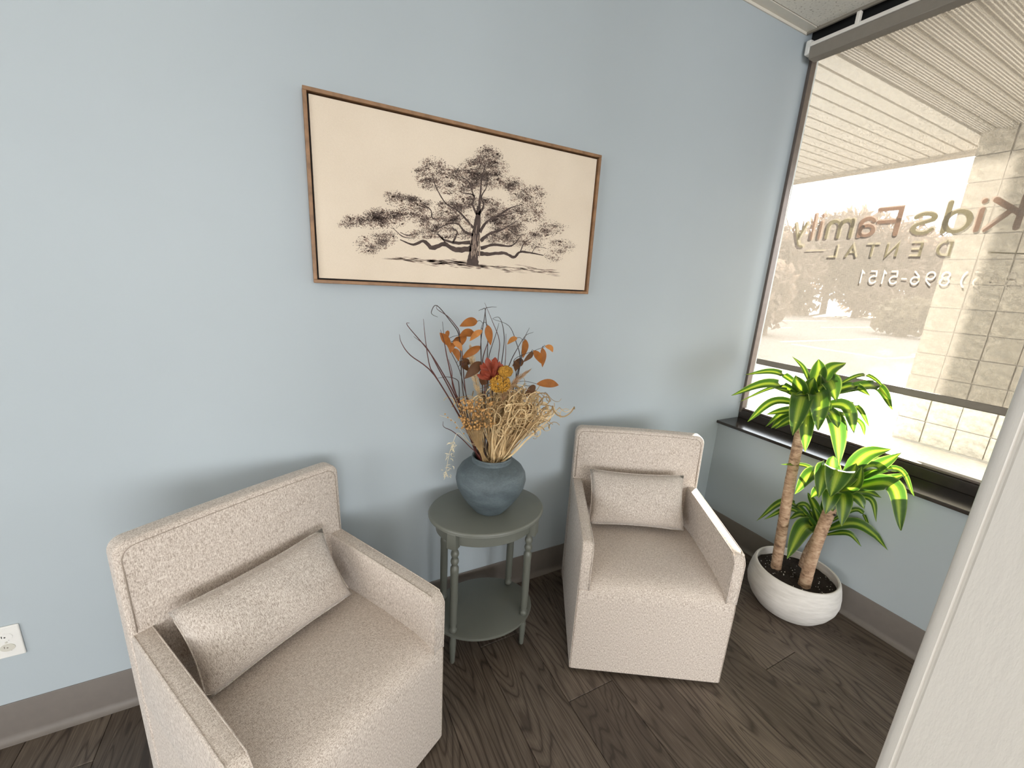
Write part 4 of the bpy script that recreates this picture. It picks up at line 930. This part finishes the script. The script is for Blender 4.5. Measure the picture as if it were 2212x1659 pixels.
def dleaf(parent, pts, wpx, dc, offs):
    # pts: picture positions base, mid, tip ; offs: distance towards the room's viewer side at mid and tip (m)
    ds = [dc, dc-offs[0], dc-offs[1]]; P3 = [at(a, b, d) for (a, b), d in zip(pts, ds)]
    width = wpx/FPX*ds[1]*1.02
    rad = P3[2]-P3[0]; rad.z = 0
    if rad.length < .02: rad = Vector((-AX_F[0], -AX_F[1], 0))
    side = Vector((0, 0, 1)).cross(rad).normalized()
    P3[0] = P3[0] + (Vector((0, 0, -.01)))
    path = cat_rom(P3, 9); n = len(path); vs, uvs = [], []
    for p in path: p.x = min(p.x, 2.405 if p.z < .775 else 2.57)
    for i, p in enumerate(path):
        t = (path[min(i+1, n-1)]-path[max(i-1, 0)]).normalized(); s = side-t*side.dot(t)
        # leaves turn their broad face a little to where they are seen from and to the light
        s.normalize(); v = (Vector(CAM)-p).normalized(); s2 = t.cross(v); 
        if s2.length > .15:
            s2.normalize(); s2 = s2 if s2.dot(s) > 0 else -s2; s = (s*.45+s2*.55).normalized()
        nn = s.cross(t)
        if nn.z < 0: nn = -nn
        f = i/(n-1); w = width*.5*(min(1, .38+1.9*f) if f < .33 else 1.0)*(max(0.015, 1-((f-.42)/.58)**2.2) if f > .42 else 1)
        wav = .05*width*math.sin(f*9+wpx)
        vs += [p-s*w+nn*(w*.22+wav), p-s*w*.5+nn*w*.05, p.copy(), p+s*w*.5+nn*w*.05, p+s*w+nn*(w*.22-wav)]; uvs += [(k/4, f*2) for k in range(5)]
        for q in vs[-5:]: q.x = min(q.x, 2.424 if q.z < .775 else 2.585)
    fs = [(i*5+k, i*5+k+1, (i+1)*5+k+1, (i+1)*5+k) for i in range(n-1) for k in range(4)]
    mb = MB(); mb.add(vs, fs); o = mb.build('leaf', m_leaf, parent, smooth=True)
    ul = o.data.uv_layers.new(name='UVMap')
    for li, l in enumerate(o.data.loops): ul.data[li].uv = uvs[l.vertex_index]
    return o
def cA(a, b): return (1560+.19892*a, 750+.19892*b)
D1 = depth_of(C1b); 
for (b_, m_, t_, w, o1, o2) in [((940,480),(600,275),(240,300),75,-.03,-.04), ((910,520),(520,395),(100,525),115,.0,.02), ((900,600),(840,440),(800,305),150,.03,.05), ((965,450),(1045,290),(1045,130),155,-.03,-.05), ((1060,430),(1175,240),(1345,170),130,-.03,-.05), ((970,420),(885,230),(760,100),50,-.04,-.06),
  ((900,470),(855,590),(765,960),205,.11,.13), ((1000,470),(1055,540),(1040,910),205,.12,.14), ((930,600),(915,790),(900,1140),150,.07,.09), ((1060,420),(1170,370),(1240,590),190,.09,.12), ((1100,520),(1400,425),(1610,530),110,.0,.0), ((1080,500),(1540,300),(1850,530),42,-.05,-.07),
  ((1100,500),(1650,420),(1850,680),120,-.02,-.03), ((1120,600),(1350,650),(1435,945),150,.05,.07), ((1150,600),(1450,640),(1600,870),65,.0,.0), ((1130,620),(1210,740),(1260,880),115,.07,.09), ((1080,640),(1235,830),(1270,1310),185,.02,.03), ((900,600),(560,590),(275,810),95,.02,.04), ((890,640),(680,690),(480,730),85,.05,.06),
  ((900,650),(680,710),(470,865),80,-.02,-.02), ((900,680),(680,780),(530,880),95,.02,.03), ((900,700),(720,800),(570,890),80,.05,.07), ((900,520),(600,430),(170,600),42,-.05,-.07), ((890,560),(720,480),(570,450),70,.02,.03), ((1120,640),(1480,800),(1550,960),60,-.04,-.05),
  ((980,520),(960,420),(1000,330),120,.03,.05), ((1000,560),(1060,440),(1110,400),120,.01,.02), ((950,620),(900,520),(800,520),90,.06,.08), ((1020,600),(1120,620),(1180,700),90,.06,.09), ((960,640),(980,720),(1000,850),90,.03,.04)]:
    dleaf(K1, [cA(*b_), cA(*m_), cA(*t_)], w*.19892, D1, (o1, o2))
D2 = depth_of(C2b)
for (b_, m_, t_, w, o1, o2) in [((1790,1045),(1745,1008),(1687,1003),11,-.02,-.02), ((1795,1050),(1757,1022),(1717,1067),30,.06,.08), ((1800,1040),(1783,1014),(1768,1076),36,.10,.13), ((1805,1040),(1812,1016),(1794,1074),52,.13,.16), ((1800,1060),(1796,1068),(1783,1111),32,.09,.10), ((1812,1058),(1822,1078),(1818,1137),32,.09,.11),
  ((1815,1045),(1868,985),(1925,970),32,.02,.05), ((1825,1040),(1888,1012),(1947,978),30,.05,.09), ((1815,1045),(1868,1010),(1905,988),28,.02,.0), ((1820,1035),(1880,1006),(1942,1018),22,.04,.09), ((1830,1040),(1935,1012),(1975,1072),15,.09,.16), ((1830,1055),(1925,1048),(1946,1146),40,.11,.17),
  ((1825,1070),(1880,1078),(1893,1128),13,.08,.12), ((1830,1050),(1895,1042),(1962,1022),24,.06,.11), ((1812,1060),(1850,1048),(1862,1008),28,.06,.07), ((1805,1050),(1797,1005),(1800,985),30,.0,.0), ((1800,1055),(1835,1030),(1850,1000),30,.03,.03), ((1795,1060),(1770,1060),(1752,1075),22,.05,.06), ((1815,1065),(1850,1075),(1868,1100),24,.07,.09), ((1808,1068),(1800,1080),(1798,1105),26,.05,.06), ((1820,1060),(1870,1062),(1905,1075),18,.03,.04)]:
    dleaf(K2, [b_, m_, t_], w, D2, (o1, o2))
D3 = depth_of(C3b)
for (b_, m_, t_, w, o1, o2) in [((1770,1135),(1700,1083),(1633,1126),15,.0,.02), ((1772,1140),(1710,1100),(1650,1122),13,.03,.04), ((1772,1145),(1742,1092),(1712,1098),13,-.02,-.03), ((1770,1150),(1735,1112),(1704,1122),15,.03,.05), ((1770,1148),(1738,1138),(1700,1207),36,.10,.14), ((1772,1145),(1762,1100),(1745,1064),22,.02,.03), ((1775,1145),(1782,1110),(1776,1078),24,.03,.03),
  ((1780,1142),(1852,1132),(1925,1186),25,.11,.17), ((1780,1152),(1832,1152),(1861,1181),13,.09,.11), ((1780,1130),(1862,1098),(1898,1148),11,.07,.10), ((1780,1138),(1858,1122),(1892,1147),12,.07,.10), ((1770,1155),(1768,1165),(1762,1185),14,.05,.06), ((1775,1140),(1765,1115),(1758,1095),16,.02,.02)]:
    dleaf(K3, [b_, m_, t_], w, D3, (o1, o2))
